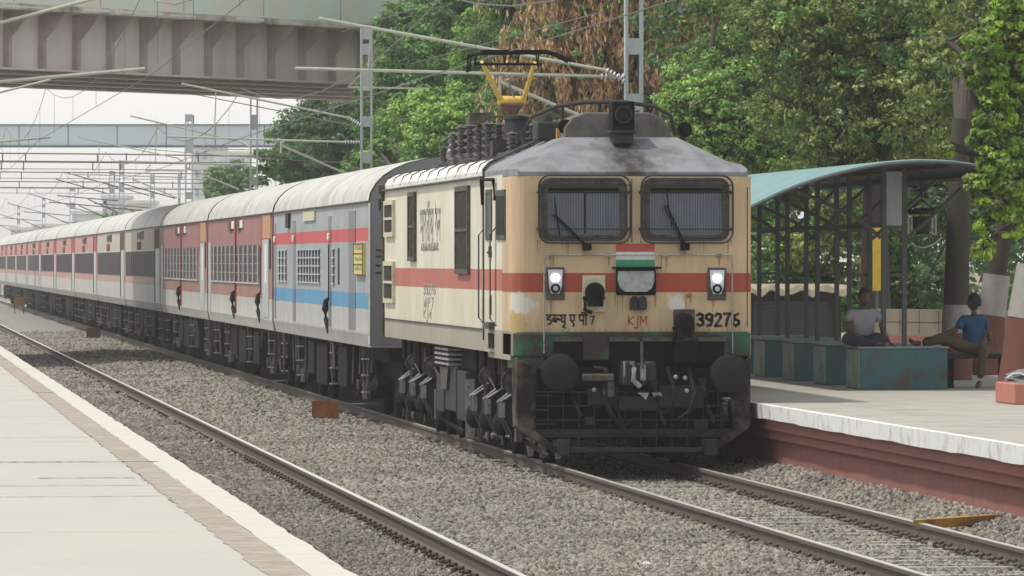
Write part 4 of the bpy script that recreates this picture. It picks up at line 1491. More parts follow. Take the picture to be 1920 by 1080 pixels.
for yy in (-.2, .2):
    ph.tube([(-.70, yy, zh - .28), (-.69, yy, zh - .03), (-.5, yy, zh + .0), (.5, yy, zh + .02), (.62, yy, zh - .01), (.84, yy, zh - .12)], .022, 8)
    ph.box(-.5, .5, yy - .03, yy + .03, zh + .01, zh + .05)
ph.tube([(-.62, 0, zh - .16), (.42, 0, zh - .16)], .02, 8)
for x in (-.6, -.15, .05, .35):
    ph.tube([(x, -.2, zh), (x, 0, zh - .16), (x, .2, zh)], .012, 6)
ph.build('collector_head', M['soot'], pg)


# underframe and bogies
def loco_bogie(y, k):
    bo = empty('bogie', (0, y, 0))
    bo.parent = loco
    for s in (-1, 1):
        fr = MB()
        fr.extrude([(-2.6, .95), (-2.3, 1.12), (-1.0, 1.0), (0, .8), (1.0, 1.0), (2.3, 1.12), (2.6, .95), (2.3, .75), (1.0, .72), (0, .55), (-1.0, .72), (-2.3, .75)], 'x', s * 1.16, s * 1.28)
        fr.build('bogie_frame', M['black'], bo, bevel=.02)
        for yy in (-1.85, 0, 1.85):
            ab = MB()
            ab.extrude([(s * 1.50, .80), (s * 1.29, .93), (s * 1.22, .84), (s * 1.22, .45), (s * 1.38, .36), (s * 1.50, .60)], 'y', yy - .24, yy + .16)
            ab.build('axlebox', M['dkgrey'], bo, bevel=.015)
            ab = MB()
            ab.lathe([(.16, s * 1.24), (.17, s * 1.47), (.10, s * 1.53), (.03, s * 1.55)], (0, yy + .2, .52), 'x', 16)
            ab.build('axle_end', M['black'], bo, smooth=True)
            cv = MB()
            cv.box(min(s * 1.44, s * 1.505), max(s * 1.44, s * 1.505), yy - .262, yy - .241, .60, .80)
            cv.tube([(s * 1.50, yy - .25, .81), (s * 1.30, yy - .25, .935)], .018, 6)
            cv.tube([(s * 1.53, yy - .1, .80), (s * 1.34, yy - .1, .95)], .014, 6)
            cv.build('axlebox_cover', M['axle'], bo)
            cv = MB()
            cv.tube([(s * 1.47, yy - .26, .60), (s * 1.36, yy - .28, .40), (s * 1.34, yy - .2, .26)], .014, 6)
            cv.tube([(s * 1.36, yy + .3, .9), (s * 1.40, yy + .42, .22)], .022, 6)
            cv.build('brake_rigging', M['frame'], bo)
            spg = MB()
            for zz in range(7):
                spg.lathe([(.1, .84 + zz * .045), (.12, .85 + zz * .045), (.12, .865 + zz * .045), (.1, .875 + zz * .045)], (s * 1.2, yy - .45, 0), 'z', 12)
            spg.build('coil_spring', M['black'], bo)
        for yy, r_ in ((-2.5, .16), (.75, .13)):
            cy = MB()
            cy.lathe([(r_ * .3, -.03), (r_, 0), (r_ + .01, .03), (r_, .05), (r_ * .9, .25)], (s * 1.36, yy, 1.08), 'y', 22)
            cy.build('brake_cylinder', M['frame'], bo, smooth=True)
            rm = MB()
            rm.tube([(s * (1.36 + (r_ + .005) * math.cos(q_)), yy - .005, 1.08 + (r_ + .005) * math.sin(q_)) for q_ in [R(60 + 15 * k_) for k_ in range(8)]] if s < 0 and False else [(s * (1.36 + (r_ + .005) * math.cos(R(-40 + 18 * k_))), yy - .005, 1.08 + (r_ + .005) * math.sin(R(-40 + 18 * k_))) for k_ in range(8)], .012, 5)
            rm.tube([(s * 1.36, yy - .03, 1.07), (s * 1.28, yy - .5, .86)], .016, 6)
            rm.build('cylinder_rim', M['frame'], bo)
        for yy in (-2.2, -1.05, -.3, 1.1, 2.2):
            hg = MB()
            hg.tube([(s * 1.38, yy, 1.42), (s * 1.38, yy, 1.02), (s * 1.33, yy + .1, .9)], .026, 6)
            hg.build('hanger_rod', M['black'], bo)
        dp = MB()
        dp.tube([(s * 1.36, -1.2, 1.35), (s * 1.36, -1.2, .95)], .04, 8)
        dp.tube([(s * 1.4, .6, 1.0), (s * 1.43, 1.2, .2)], .025, 6)
        dp.tube([(s * 1.4, .8, 1.0), (s * 1.43, 1.55, .2)], .02, 6)
        dp.box(min(s * 1.38, s * 1.42), max(s * 1.38, s * 1.42), .4, .7, .25, .62)
        dp.build('damper', M['frame'], bo)
        sp_ = MB()
        sp_.box(min(s * 1.28, s * 1.36), max(s * 1.28, s * 1.36), -2.75, -2.5, .3, .75)
        sp_.tube([(s * 1.3, -2.6, .35), (s * .95, -2.75, .12)], .035, 6)
        sp_.build('sand_pipe', M['frame'], bo)
    for yy in (-1.85, 0, 1.85):
        ws = MB()
        for s in (-1, 1):
            ws.lathe([(.2, s * .70), (.44, s * .74), (.5, s * .77), (.5, s * .80), (.53 - .03, s * .80), (.546, s * .84) if False else (.5, s * .82), (.496, s * .92), (.2, s * .93)], (0, yy, .548 - .05), 'x', 32)
        ws.lathe([(.09, -.8), (.09, .8)], (0, yy, .5), 'x', 14)
        ws.build('wheelset', M['black'], bo, smooth=True)
    return bo


loco_bogie(4.1, 0)
loco_bogie(15.5, 1)
uf = MB()
uf.box(-1.3, 1.3, 1.2, LEN - .3, 1.12, 1.44)
uf.box(-1.15, 1.15, 7.4, 12.2, .42, 1.12)
uf.box(-1.0, 1.0, .9, 18.8, .5, 1.12)
uf.build('underframe', M['black'], loco)
uf = MB()
for (y0, y1, z0, z1) in ((7.6, 8.8, .4, 1.1), (9.0, 10.6, .5, 1.15), (10.9, 12.0, .45, 1.0)):
    uf.box(-1.42, -1.16, y0, y1, z0, z1)
    uf.box(1.16, 1.42, y0, y1, z0, z1)
uf.build('equipment_box', M['dkgrey'], loco, bevel=.02)
uf = MB()
yr = sy(820)
for zz in (1.40, 1.33, 1.26, 1.19):
    for j in range(4):
        uf.box(-1.5, -1.3, yr - 1.2 + j * .55, yr - .72 + j * .55, zz - .03, zz)
uf.build('resistor_rack', M['axle'], loco)
uf = MB()
uf.extrude([(yr - .7, 1.12), (yr + .55, 1.12), (yr + .35, .8), (yr - .45, .8)], 'x', -1.46, -1.4)
uf.build('splash_plate', M['frame'], loco)
uf = MB()
uf.extrude([(-1.52, .2), (-1.36, .2), (-1.34, .5), (-1.40, .75), (-1.40, 1.02), (-1.52, 1.02)], 'y', sy(870), sy(870) + .03)
uf.build('end_plate', M['axle'], loco)


# ------------------------------------------------------------------ coaches
CB = dict(hw=1.62, L=23.54, eave=3.63)


def cy(x):
    """distance back from the first coach's end"""
    return (93780.0 / (x + 245) - 100.4) / CC


def coach_shell(root, mat, dark_end=True):
    hw, L = CB['hw'], CB['L']
    body = MB().extrude([(-hw + .05, 1.24), (-hw, 1.45), (-hw, 3.3), (-hw + .01, 3.63), (hw - .01, 3.63), (hw, 3.3), (hw, 1.45), (hw - .05, 1.24)], 'y', .0, L)
    body.build('coach_body', mat, root)
    e = MB()
    e.box(-hw + .03, hw - .03, -.012, 0, 1.26, 3.63)
    e.box(-hw + .03, hw - .03, L, L + .012, 1.26, 3.63)
    e.build('end_wall', M['cend'], root, each=True)
    g = MB()
    g.box(-.55, .55, -.3, -.013, 1.3, 3.4)
    g.box(-.55, .55, L + .013, L + .3, 1.3, 3.4)
    g.build('gangway', M['rubber'], root, bevel=.04)
    pr = [(-hw, 3.63), (-hw + .03, 3.78), (-hw + .12, 3.93), (-hw + .25, 4.06), (-hw + .41, 4.16), (-hw + .63, 4.26), (-hw + 1.0, 4.35), (0, 4.41)]
    pr = pr + [(-x, z) for x, z in reversed(pr[:-1])]
    rings = []
    for (y, k) in ((0.0, 1), (.02, 1), (L / 2, 1), (L - .02, 1), (L, 1)):
        rings.append([(x * k, y, 3.631 + (z - 3.63) * k) for x, z in pr])
    vs, fs = loft(rings, False, False)
    MB().add(vs, fs).build('roof', M['croof'], root, smooth=True)
    er = MB()
    for y0, y1 in ((-.014, -.001), (L + .001, L + .014)):
        er.extrude([(x * .985, 3.63 + (z - 3.63) * .985) for x, z in pr], 'y', y0, y1)
    er.build('roof_end', M['cend'], root)
    gt = MB()
    for s in (-1, 1):
        gt.box(s * (hw + .015) - .015, s * (hw + .015) + .015, 0, L, 3.615, 3.64)
    gt.build('gutter', M['frame'], root)


def coach_under(root, detail=True):
    hw, L = CB['hw'], CB['L']
    u = MB()
    u.box(-1.25, 1.25, .3, L - .3, 1.0, 1.24)
    u.box(-1.0, 1.0, .5, L - .5, .45, 1.0)
    u.build('underframe', M['black'], root)
    q = MB()
    for (y0, y1, z0) in ((6.4, 8.4, .45), (9.0, 10.2, .6), (11, 13.6, .4), (14.3, 15.8, .55)):
        q.box(-1.48, -1.0, y0, y1, z0, 1.15)
        q.box(1.0, 1.48, y0, y1, z0, 1.15)
    q.build('equipment_box', M['black'], root, bevel=.02, each=True)
    for yb in (4.3, L - 4.3):
        bo = empty('bogie', (0, yb, 0))
        bo.parent = root
        f = MB()
        for s in (-1, 1):
            f.extrude([(-1.9, .62), (-1.4, .78), (-.6, .62), (.6, .62), (1.4, .78), (1.9, .62), (1.5, .5), (.6, .42), (-.6, .42), (-1.5, .5)], 'x', s * 1.1, s * 1.26)
            for yy in (-.35, 0.35):
                f.lathe([(.14, .62), (.14, 1.0)], (s * 1.2, yy, 0), 'z', 10)
        f.build('bogie_frame', M['black'], bo)
        ws = MB()
        for yy in (-1.28, 1.28):
            for s in (-1, 1):
                ws.lathe([(.15, s * .72), (.44, s * .75), (.46, s * .85), (.42, s * .92), (.15, s * .94)], (0, yy, .46), 'x', 22)
                ws.lathe([(.13, s * 1.1), (.13, s * 1.34)], (0, yy, .46), 'x', 12)
        ws.build('wheelset', M['black'], bo)
        if detail:
            p = MB()
            for s in (-1, 1):
                p.tube([(s * 1.32, -.9, 1.2), (s * 1.34, -.85, .55)], .03, 6)
                p.lathe([(.1, .32), (.1, .58)], (s * 1.34, -.85, 0), 'z', 10)
                p.tube([(s * 1.32, .9, 1.2), (s * 1.34, .9, .7)], .025, 6)
                p.lathe([(.035, .45), (.035, .62)], (s * 1.36, .95, 0), 'z', 8)
            p.build('damper', M['frame'], bo)
    for yl in ((1.9, 9.0, 17.4, 21.8) if detail else (1.9, 21.6)):
        l = MB()
        for s in (-1, 1):
            l.tube([(s * (hw - .06), yl, 1.28), (s * (hw - .1), yl, .45)], .018, 6)
        l.build('step_ladder', M['frame'], root)
        l = MB()
        for s in (-1, 1):
            for zz in (.47, .75, 1.02):
                l.box(s * (hw - .1) - .06, s * (hw - .1) + .06, yl - .16, yl + .05, zz - .01, zz + .015)
        l.build('footstep', M['axle'], root)
    if detail:
        l = MB()
        random.seed(int(root.location.y * 7))
        for k in range(16):
            yl = random.uniform(.6, L - .6)
            xx = -random.uniform(1.3, 1.55)
            z1, z0 = 1.24, random.uniform(.35, .95)
            l.tube([(xx, yl, z1), (xx + random.uniform(-.04, .04), yl + random.uniform(-.3, .3), z0)], random.uniform(.012, .03), 6)
        l.build('pipe', M['frame'], root, each=True)


def pipe_bag(root, y, s=-1):
    b = MB()
    hw = CB['hw'] + .03
    b.tube([(s * hw, y, 2.02), (s * (hw + .05), y, 1.95), (s * (hw + .06), y, 1.8), (s * (hw + .05), y - .05, 1.62), (s * (hw + .03), y - .2, 1.38)], [.015, .045, .062, .045, .015], 10)
    b.tube([(s * hw, y, 2.95), (s * hw, y, 1.95)], .012, 6)
    b.build('brake_hose', M['rubber'], root, smooth=True)


def side_strip(root, name, y0, y1, z0, z1, mat, d=.012, both=False, off=0.0, bevel=0):
    b = MB()
    for s in ((-1, 1) if both else (-1,)):
        x = s * (CB['hw'] + off)
        b.box(min(x, x + s * d), max(x, x + s * d), y0, y1, z0, z1)
    return b.build(name, mat, root, bevel=bevel)


def coach_root(i, label):
    y = 99.95 + 24.05 * i
    return empty('passenger_coach' if i else 'luggage_coach', (9.73, y, 0), label, 'train coach', 'coaches behind the locomotive')


# first coach: grey-blue with red and blue bands
c = coach_root(0, 'grey-blue guard coach with red and blue bands right behind the locomotive')
coach_shell(c, M['c1'])
coach_under(c)
for y0, y1, zt in ((2.6, 4.1, 3.5), (8.05, 8.75, 3.45), (17.1, 17.9, 3.42), (22.8, 23.3, 3.4)):  # flat strips; the recess shade is put into darker livery colours
    side_strip(c, 'recess_shade', y0, y1, 1.5, zt, M['cdoordk'] if y0 < 5 else M['cdoordk'], .006)
    side_strip(c, 'shaded_band', y0, y1, 2.98, 3.2, M['redpan'], .009)
    side_strip(c, 'shaded_band', y0, y1, 1.86, 2.12, pm('shaded_blue', (0.03, 0.14, 0.24), 0.5), .009)
sb_ = MB()
sb_.box(-1.62 - .05, -1.62, .5, 2.4, 2.43, 2.95)
sg = sb_.build('notice_board', M['signy'], c)
fr_ = MB()
for z in (2.43, 2.60, 2.78, 2.94):
    fr_.box(-1.62 - .06, -1.62 - .051, .5, 2.4, z - .008, z + .008)
for y in (.5, 2.38):
    fr_.box(-1.62 - .06, -1.62 - .051, y, y + .02, 2.43, 2.95)
fr_.build('board_frame', M['letter'], sg)
lt_ = MB()
random.seed(3)
for z in (2.66, 2.84, 2.5):
    yy = .7
    while yy < 2.2:
        h = random.uniform(.04, .08)
        lt_.box(-1.62 - .055, -1.62 - .0505, yy, yy + random.uniform(.03, .09), z, z + h)
        yy += random.uniform(.08, .16)
lt_.build('board_writing', M['greyletter'], sg)
side_strip(c, 'number_plate', 11.9, 14.8, 3.4, 3.57, M['creamplate'], .03)
for (y0, n, st_, rows) in ((10.8, 8, .76, 5), (19.7, 3, .95, 5), (6.15, 1, .9, 1), (7.3, 1, .9, 5)):
    for k in range(n):
        ya = y0 + k * st_
        w = side_strip(c, 'window', ya, ya + .36, 2.25, 2.88, M['dark_in'], .006)
        if rows > 1:
            bb_ = MB()
            for s in (-1,):
                for r_ in range(5):
                    z = 2.26 + r_ * .152
                    x = s * 1.62
                    bb_.box(min(x + s * .007, x + s * .03), max(x + s * .007, x + s * .03), ya - .12, ya + .5, z - .012, z + .012)
                    if False:
                        pass
            bb_.build('window_bars', M['bars'], w)
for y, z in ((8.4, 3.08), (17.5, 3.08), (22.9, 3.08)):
    side_strip(c, 'handle_glint', y - .1, y + .06, z - .06, z + .07, M['white'], .05, bevel=.02)  # bright glint set in as a small white block
pipe_bag(c, 8.3)
side_strip(c, 'vent_box', 18.6, 19.4, 3.3, 3.58, M['dkgrey'], .05)
e = MB()
for z, w_ in ((2.83, .2), (2.73, .28), (2.58, .24), (2.46, .26)):
    e.box(-1.5, -1.5 + w_, -.016, -.0125, z - .018, z + .018)
e.build('end_lettering', M['letter'], c)
MB().tube([(-1.6, -.02, 1.3), (-1.6, -.02, 3.6)], .015, 6).build('corner_bead', M['white'], c)

# second and third coach: red with barred windows
for i, lab in ((1, 'red and grey coach with barred windows next to the grey-blue guard coach'),
               (2, 'red and grey barred coach next to the first beige-grey coach')):
    c = coach_root(i, lab)
    coach_shell(c, M['c2'])
    coach_under(c)
    side_strip(c, 'window_rail', 3.9, 21.9, 2.17, 2.2, M['bars'], .03)
    n = 11
    for k in range(n):
        ya = 4.0 + k * 1.64
        w = side_strip(c, 'window', ya, ya + 1.6, 2.2, 3.0, M['dark_in'], .006)
        bq = MB()
        for s in (-1,):
            x = s * 1.62
            bq.box(min(x, x + s * .04), max(x, x + s * .04), ya - .02, ya + .30, 2.2, 3.0)
            bq.box(min(x + s * .007, x + s * .02), max(x + s * .007, x + s * .02), ya + .95, ya + 1.03, 2.2, 3.0)
            for z in (2.4, 2.6, 2.8):
                bq.box(min(x + s * .008, x + s * .018), max(x + s * .008, x + s * .018), ya + .42, ya + 1.6, z - .008, z + .008)
        bq.build('window_posts', M['mullion'], w)
    for (y0, y1) in ((1.0, 2.9), (22.3, 23.2)):
        side_strip(c, 'door', y0, y1, 1.5, 3.1, M['cdoor'], .012)
    side_strip(c, 'orange_panel', .35, 2.9, 3.12, 3.6, M['orange'], .012)
    side_strip(c, 'red_pillar', 2.92, 3.5, 2.9, 3.58, M['redpan'], .012)
    side_strip(c, 'door_window', 1.5, 2.1, 2.2, 3.0, M['white'], .018)
    side_strip(c, 'end_grille', .35, .9, 2.5, 3.1, M['dkgrey'], .015)
    for y in (9.5, 12.6):
        side_strip(c, 'plate', y, y + .9, 3.38, 3.55, M['white'], .035)
        side_strip(c, 'vent_box', y + .95, y + 2.1, 3.34, 3.57, M['rustdk'], .04)
    side_strip(c, 'drain_strip', 12.1, 12.35, 1.5, 3.6, M['redpan'], .035)
    pipe_bag(c, 12.2)
    if i == 1:
        pipe_bag(c, 3.3)
# the air-conditioned rakes
ACL = ['beige-grey coach with dark window band, next after the barred red coaches',
       'second beige-grey coach with a dark window band, farther from the locomotive',
       'rose-red coach with dark window band, first beyond the beige-grey pair',
       'rose-red coach with dark window band, second beyond the beige-grey pair',
       'rose-red coach with dark window band, third beyond the beige-grey pair',
       'rose-red coach with dark window band, fourth beyond the beige-grey pair',
       'rose-red coach with dark window band, fifth beyond the beige-grey pair',
       'rose-red coach with dark window band, sixth beyond the beige-grey pair',
       'farthest rose-red coach of the train']
for k, lab in enumerate(ACL):
    i = 3 + k
    c = coach_root(i, lab)
    coach_shell(c, M['c4'] if k < 2 else M['c6'])
    coach_under(c, detail=k < 3)
    wb = side_strip(c, 'window_band', 3.2, 23.0, 2.2, 2.95, M['tint'], .012)
    if k < 5:
        bq = MB()
        for s in (-1,):
            x = s * (1.62 + .013)
            for j in range(13):
                ya = 3.6 + j * 1.5
                bq.box(min(x, x + s * .006), max(x, x + s * .006), ya, ya + .07, 2.25, 2.9)
        bq.build('window_joint', M['dark_in'], wb)
    side_strip(c, 'window_rail', 3.2, 23.0, 2.955, 2.985, M['bars'], .02)
    side_strip(c, 'door', .5, 2.6, 1.5, 3.0, M['cdoor'], .012)
    side_strip(c, 'door_top', .4, 2.7, 3.02, 3.58, M['rustdk'] if k < 2 else M['redpan'], .012)
    side_strip(c, 'door_edge', 2.7, 3.1, 1.5, 3.58, M['dkgrey'], .02)
    side_strip(c, 'plate', 10.5, 11.6, 3.3, 3.55, M['letter'], .02)
    side_strip(c, 'plate', 12.3, 14.4, 3.32, 3.52, M['letter'], .02)
    side_strip(c, 'route_board', 12.0, 14.5, 3.0, 3.24, M['rustdk'], .02)
# canopy ridge cable along the roofs


# ------------------------------------------------------------------ shelter on the right platform
PZ = 0.833
SX, SY0 = 14.57, 85.9
sh = empty('platform_shelter', (SX, SY0, PZ), 'open shelter with curved teal sheet roof on paired grey columns', 'shelter')
RL = 17.0
roofp = []
for k in range(17):
    u = k / 16
    x = -2.35 + u * 3.9
    z = np.interp(x, [-2.35, -1.95, -1.5, -1.0, -.5, 0, .5, 1.0, 1.55], [2.58, 2.78, 2.96, 3.10, 3.2, 3.245, 3.235, 3.17, 3.05])
    roofp.append((x, float(z)))
b = MB()
n = len(roofp)
ny = 90
vs, fs = [], []
for j in range(ny + 1):
    y = -.9 + RL * j / ny
    wv_ = .012 * (1 if j % 2 else -1)
    for (x, z) in roofp:
        vs.append((x, y, z + wv_))
for j in range(ny):
    for i in range(n - 1):
        a = j * n + i
        fs.append((a, a + 1, a + n + 1, a + n))
b.add(vs, fs)
ro = b.build('roof_sheet', M['teal'], sh)
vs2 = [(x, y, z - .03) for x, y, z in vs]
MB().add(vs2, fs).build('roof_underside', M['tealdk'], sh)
eb = MB()
for y in (-.9, RL - .9):
    eb.tube([(x, y, z - .03) for x, z in roofp], .03, 6)
eb.tube([(-2.35, -.9, 2.56), (-2.35, RL - .9, 2.56)], .03, 6)
eb.build('roof_edge', M['column'], sh)
pu = MB()
for x in (-1.9, -1.2, -.4, .5, 1.2):
    z = float(np.interp(x, [p[0] for p in roofp], [p[1] for p in roofp])) - .07
    pu.box(x - .03, x + .03, -.85, RL - .95, z - .03, z + .02)
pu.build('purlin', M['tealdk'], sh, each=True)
for k in range(5):
    yb = .75 + k * 3.08
    fr = MB()
    for x in (-.15, .15):
        fr.box(x - .032, x + .032, yb - .04, yb + .04, .55, 3.14)
    for z in (1.62, 2.3, 2.95):
        fr.box(-.118, .118, yb - .02, yb + .02, z - .02, z + .02)
    fr.build('ladder_column', M['column'], sh)
    if k == 0:
        MB().box(-.112, .112, yb - .03, yb - .021, 2.33, 3.1).build('gusset_plate', M['galv'], sh)
    br_ = MB()
    for s, x1, z1 in ((-1, -1.45, 2.86), (1, 1.15, 3.02)):
        br_.tube([(s * .19, yb, 2.15), (s * .5, yb, 2.42), (x1, yb, z1)], .03, 6)
    br_.build('roof_brace', M['column'], sh)
tb = MB()
tb.box(-.18, -.12, .85, RL - 1.9, 2.3, 2.36)
tb.build('tie_beam', M['column'], sh)

# plinth benches
labs = ['nearest teal plinth bench, the man in the white shirt sits on it', 'second teal plinth bench from the near end of the shelter',
        'third teal plinth bench from the near end of the shelter', 'fourth teal plinth bench, nearest to the locomotive',
        'fifth teal plinth bench, mostly hidden behind the locomotive']
for k in range(5):
    yb = SY0 + .02 + k * 3.08
    r = empty('plinth_bench', (13.96, yb, PZ), labs[k], 'bench', 'plinth benches under the shelter')
    pb = MB()
    pb.box(.006, 1.26, 0, 1.25, 0, .58)
    pb.build('plinth_block', M['tealblk'], r, bevel=.02)
    box('lit_end', -.004, .006, .03, 1.22, .012, .565, M['litblk'], r)  # sunlight on the left face put into a paler colour
    box('seat_slab', -.02, 1.28, -.02, 1.27, .58, .605, M['litblk'], r, bevel=.008)

# things around the shelter
cl = empty('caged_lamp', gx(1728, 88.5) + (0,), 'cage with white bars hanging under the shelter roof at the right', 'lamp')
cl.location.z = 3.0
q = MB()
for k in range(9):
    a = -.2 + k * .05
    q.box(a - .009, a + .009, -.06, -.04, .04 + (.1 if 3 <= k <= 4 else 0) * 0, .34 - (.22 if 2 <= k <= 4 else 0))
q.build('cage_bars', M['white'], cl)
q = MB()
q.tube([(-.22, 0, .36), (0, 0, .55), (.22, 0, .36)], .015, 6)
q.lathe([(.2, .33), (.2, .37), (.1, .42)], (0, 0, 0), 'z', 16)
q.lathe([(.12, .04), (.14, .3)], (0, 0, 0), 'z', 14)
q.build('lamp_frame', M['dkgrey'], cl)
MB().tube([(0, 0, .5), (0, 0, .95)], .012, 6).build('hanger', M['dkgrey'], cl)
q = MB()
q.tube([(-.15, 0, -.08), (-.08, 0, -.14), (.05, 0, -.15), (.18, 0, -.1), (.3, 0, 0)], .01, 6)
q.build('pale_cable', M['white'], cl)

bn = empty('dark_bench', gx(1832, 88.2) + (PZ,), 'dark bench in the shade beside the nearest plinth, under the man in blue', 'bench')
MB().box(-.48, .48, -.2, .35, .42, .49).build('seat', M['dkgrey'], bn, bevel=.01)
q = MB()
for x in (-.4, .4):
    q.box(x - .04, x + .04, -.12, .28, 0, .42)
q.build('bench_support', M['black'], bn)

kb = empty('red_planter', (14.42, 76.6, PZ), 'low red oxide kerb block on the right platform', 'kerb block')
box('kerb_wall', 0, 2.4, 0, 1.3, 0, .27, M['redkerb'], kb, bevel=.02)
box('kerb_top', .1, 2.3, .1, 1.2, .27, .278, M['earth'], kb)
sk = empty('rag_heap', (14.6, 77.7, PZ + .275), 'crumpled grey sack with pale pipe ends on the red kerb block', 'sack')
random.seed(5)
sk.scale = (.6, .6, .55)
vs, fs = [], []
nu, nv = 22, 10
for j in range(nv + 1):
    for i in range(nu):
        a, h = i / nu * 2 * PI, j / nv
        r_ = .45 * math.sqrt(max(0, 1 - h * h)) * (1 + random.uniform(-.18, .18))
        vs.append((.35 + r_ * 1.1 * math.cos(a), r_ * math.sin(a), h * .3 * (1 + random.uniform(-.1, .1))))
for j in range(nv):
    for i in range(nu):
        a, b_ = j * nu + i, j * nu + (i + 1) % nu
        fs.append((a, b_, b_ + nu, a + nu))
MB().add(vs, fs).build('sack_body', M['sack'], sk)
MB().tube([(-.15, -.3, .1), (-.05, -.35, .18), (.1, -.35, .2), (.25, -.4, .12)], .02, 6).build('pipe_end', M['white'], sk)

# kiosk
kx, ky = gx(1400, 112)
ks = empty('kiosk', (kx, ky, PZ), 'low kiosk with grey shutter and cream tarpaulin edge', 'kiosk')
box('kiosk_body', 0, 1.75, 0, 1.6, 0, 1.25, M['dkgrey'], ks, bevel=.02)
q = MB()
for k in range(14):
    q.box(.12, 1.5, -.03, -.005, .12 + k * .07, .12 + k * .07 + .06)
q.build('rolling_shutter', M['shutter'], ks)
q = MB()
q.extrude([(.05, .0), (1.6, .0), (1.6, .06), (.05, .06)], 'y', -.1, -.04)
q.build('counter_sill', M['galv'], ks)
vs, fs = [], []
for i in range(30):
    x = -.2 + i * .072
    zz = 1.34 + .05 * math.sin(i * .9)
    vs += [(x, 1.7, 1.4), (x, -.25, zz), (x, -.3, zz - .06 - .07 * abs(math.sin(i * .75)))]
for i in range(29):
    for k in range(2):
        a = i * 3 + k
        fs.append((a, a + 1, a + 4, a + 3))
tp_ = MB().add(vs, fs).build('tarpaulin', M['tarp'], ks)
md = tp_.modifiers.new('s', 'SOLIDIFY')
md.thickness = .03

# low wall and banners behind
wx0, wy0 = gx(1590, 106)
wx1, wy1 = gx(1990, 101)
L_ = math.hypot(wx1 - wx0, wy1 - wy0)
wl = empty('block_wall', (wx0, wy0, PZ), 'cream block wall with a red oxide foot behind the shelter', 'wall', rz=math.atan2(wy1 - wy0, wx1 - wx0))
box('wall_body', 0, L_ + 3, 0, .2, .55, 1.0, M['creamwall'], wl)
box('wall_foot', 0, L_ + 3, -.01, .21, 0, .549, M['redwall'], wl)
q = MB()
for k in range(9):
    q.box(.4 + k * .55, .408 + k * .55, -.006, -.001, .58, .98)
q.box(0, L_ + 2, -.006, -.001, .78, .786)
q.build('block_joints', M['rustdk'], wl)
for (xa, xb, ya, yb, zc, lab) in ((1612, 1630, 480, 535, 116, 'small yellow banner seen between the shelter columns'), (1636, 1653, 425, 545, 112, 'tall yellow banner beside the nearest shelter column')):
    p0 = gx((xa + xb) / 2, zc)
    r = empty('banner', (p0[0], p0[1], PZ), lab, 'banner')
    w_ = (xb - xa) / 11500 * zc
    z0, z1 = gz(yb, zc) - PZ, gz(ya, zc) - PZ
    box('banner_sheet', -w_ / 2, w_ / 2, -.03, -.01, z0, z1, M['banner'], r)
    MB().tube([(0, 0, 0), (0, 0, z1)], .025, 6).build('banner_pole', M['column'], r)

# yellow bar beside the rail, marker plates, the white stone
yb_ = MB()
yb_.extrude([(-.55, 0), (.55, .02), (.62, .12), (-.6, .10)], 'y', -.04, .06)
o = yb_.build('clearance_bar', M['yellowbar'], None, bevel=.01, loc=(11.0, 61.6, -.06))
o.rotation_euler = (0, 0, R(38))
tag(o, 'weathered yellow bar lying between the rail and the red platform wall', 'bar')
for (x, y0, w_, h_, mt, post, lab) in ((7.9, 106.6, .47, .36, 'rust', .0, 'square rusty orange plate standing in the ballast beside the locomotive rear'),
                                      (7.93, 218.6, .5, .42, 'rustdk', .0, 'dark rusty plate in the ballast beside the red coaches'),
                                      (8.0, 330.0, .6, .5, 'rust', .4, 'faded orange plate on short posts far down the track')):
    r = empty('marker_plate', (x, y0, -.16), lab, 'marker plate')
    box('plate', -w_ / 2, w_ / 2, -.02, .02, post + .02, post + h_ + .02, M[mt], r)
    q = MB()
    for s in (-1, 1):
        q.box(s * w_ * .4 - .02, s * w_ * .4 + .02, .02, .05, 0, post + h_)
    q.build('stake', M['rustdk'], r)
ws_ = MB()
random.seed(9)
vs, fs = [], []
for j in range(5):
    for i in range(9):
        a = i / 9 * 2 * PI
        r_ = [.055, .065, .06, .045, .02][j] * random.uniform(.8, 1.2)
        vs.append((r_ * math.cos(a), r_ * math.sin(a), j * .018))
for j in range(4):
    for i in range(9):
        a, b_ = j * 9 + i, j * 9 + (i + 1) % 9
        fs.append((a, b_, b_ + 9, a + 9))
fs.append(tuple(range(36, 45)))
p = gx(1211, 55.5)
o = ws_.add(vs, fs).build('white_stone', M['white'], loc=(p[0], p[1], -.14))
tag(o, 'single white stone among the grey ballast in the foreground', 'stone')


# ------------------------------------------------------------------ people
def skin_body(name, verts, edges, radii, mat, parent, sub=2):
    me = bpy.data.meshes.new(name)
    me.from_pydata(verts, edges, [])
    o = bpy.data.objects.new(name, me)
    COL.objects.link(o)
    o.parent = parent
    me.materials.append(mat)
    sk_ = o.modifiers.new('skin', 'SKIN')
    sk_.use_smooth_shade = True
    for i, r_ in enumerate(radii):
        rr = r_ if isinstance(r_, tuple) else (r_, r_)
        me.skin_vertices[0].data[i].radius = rr
        me.skin_vertices[0].data[i].use_root = (i == 0)
    s_ = o.modifiers.new('sub', 'SUBSURF')
    s_.levels = s_.render_levels = sub
    return o


def limb(name, pts, radii, mat, parent):
    return skin_body(name, pts, [(i, i + 1) for i in range(len(pts) - 1)], radii, mat, parent)


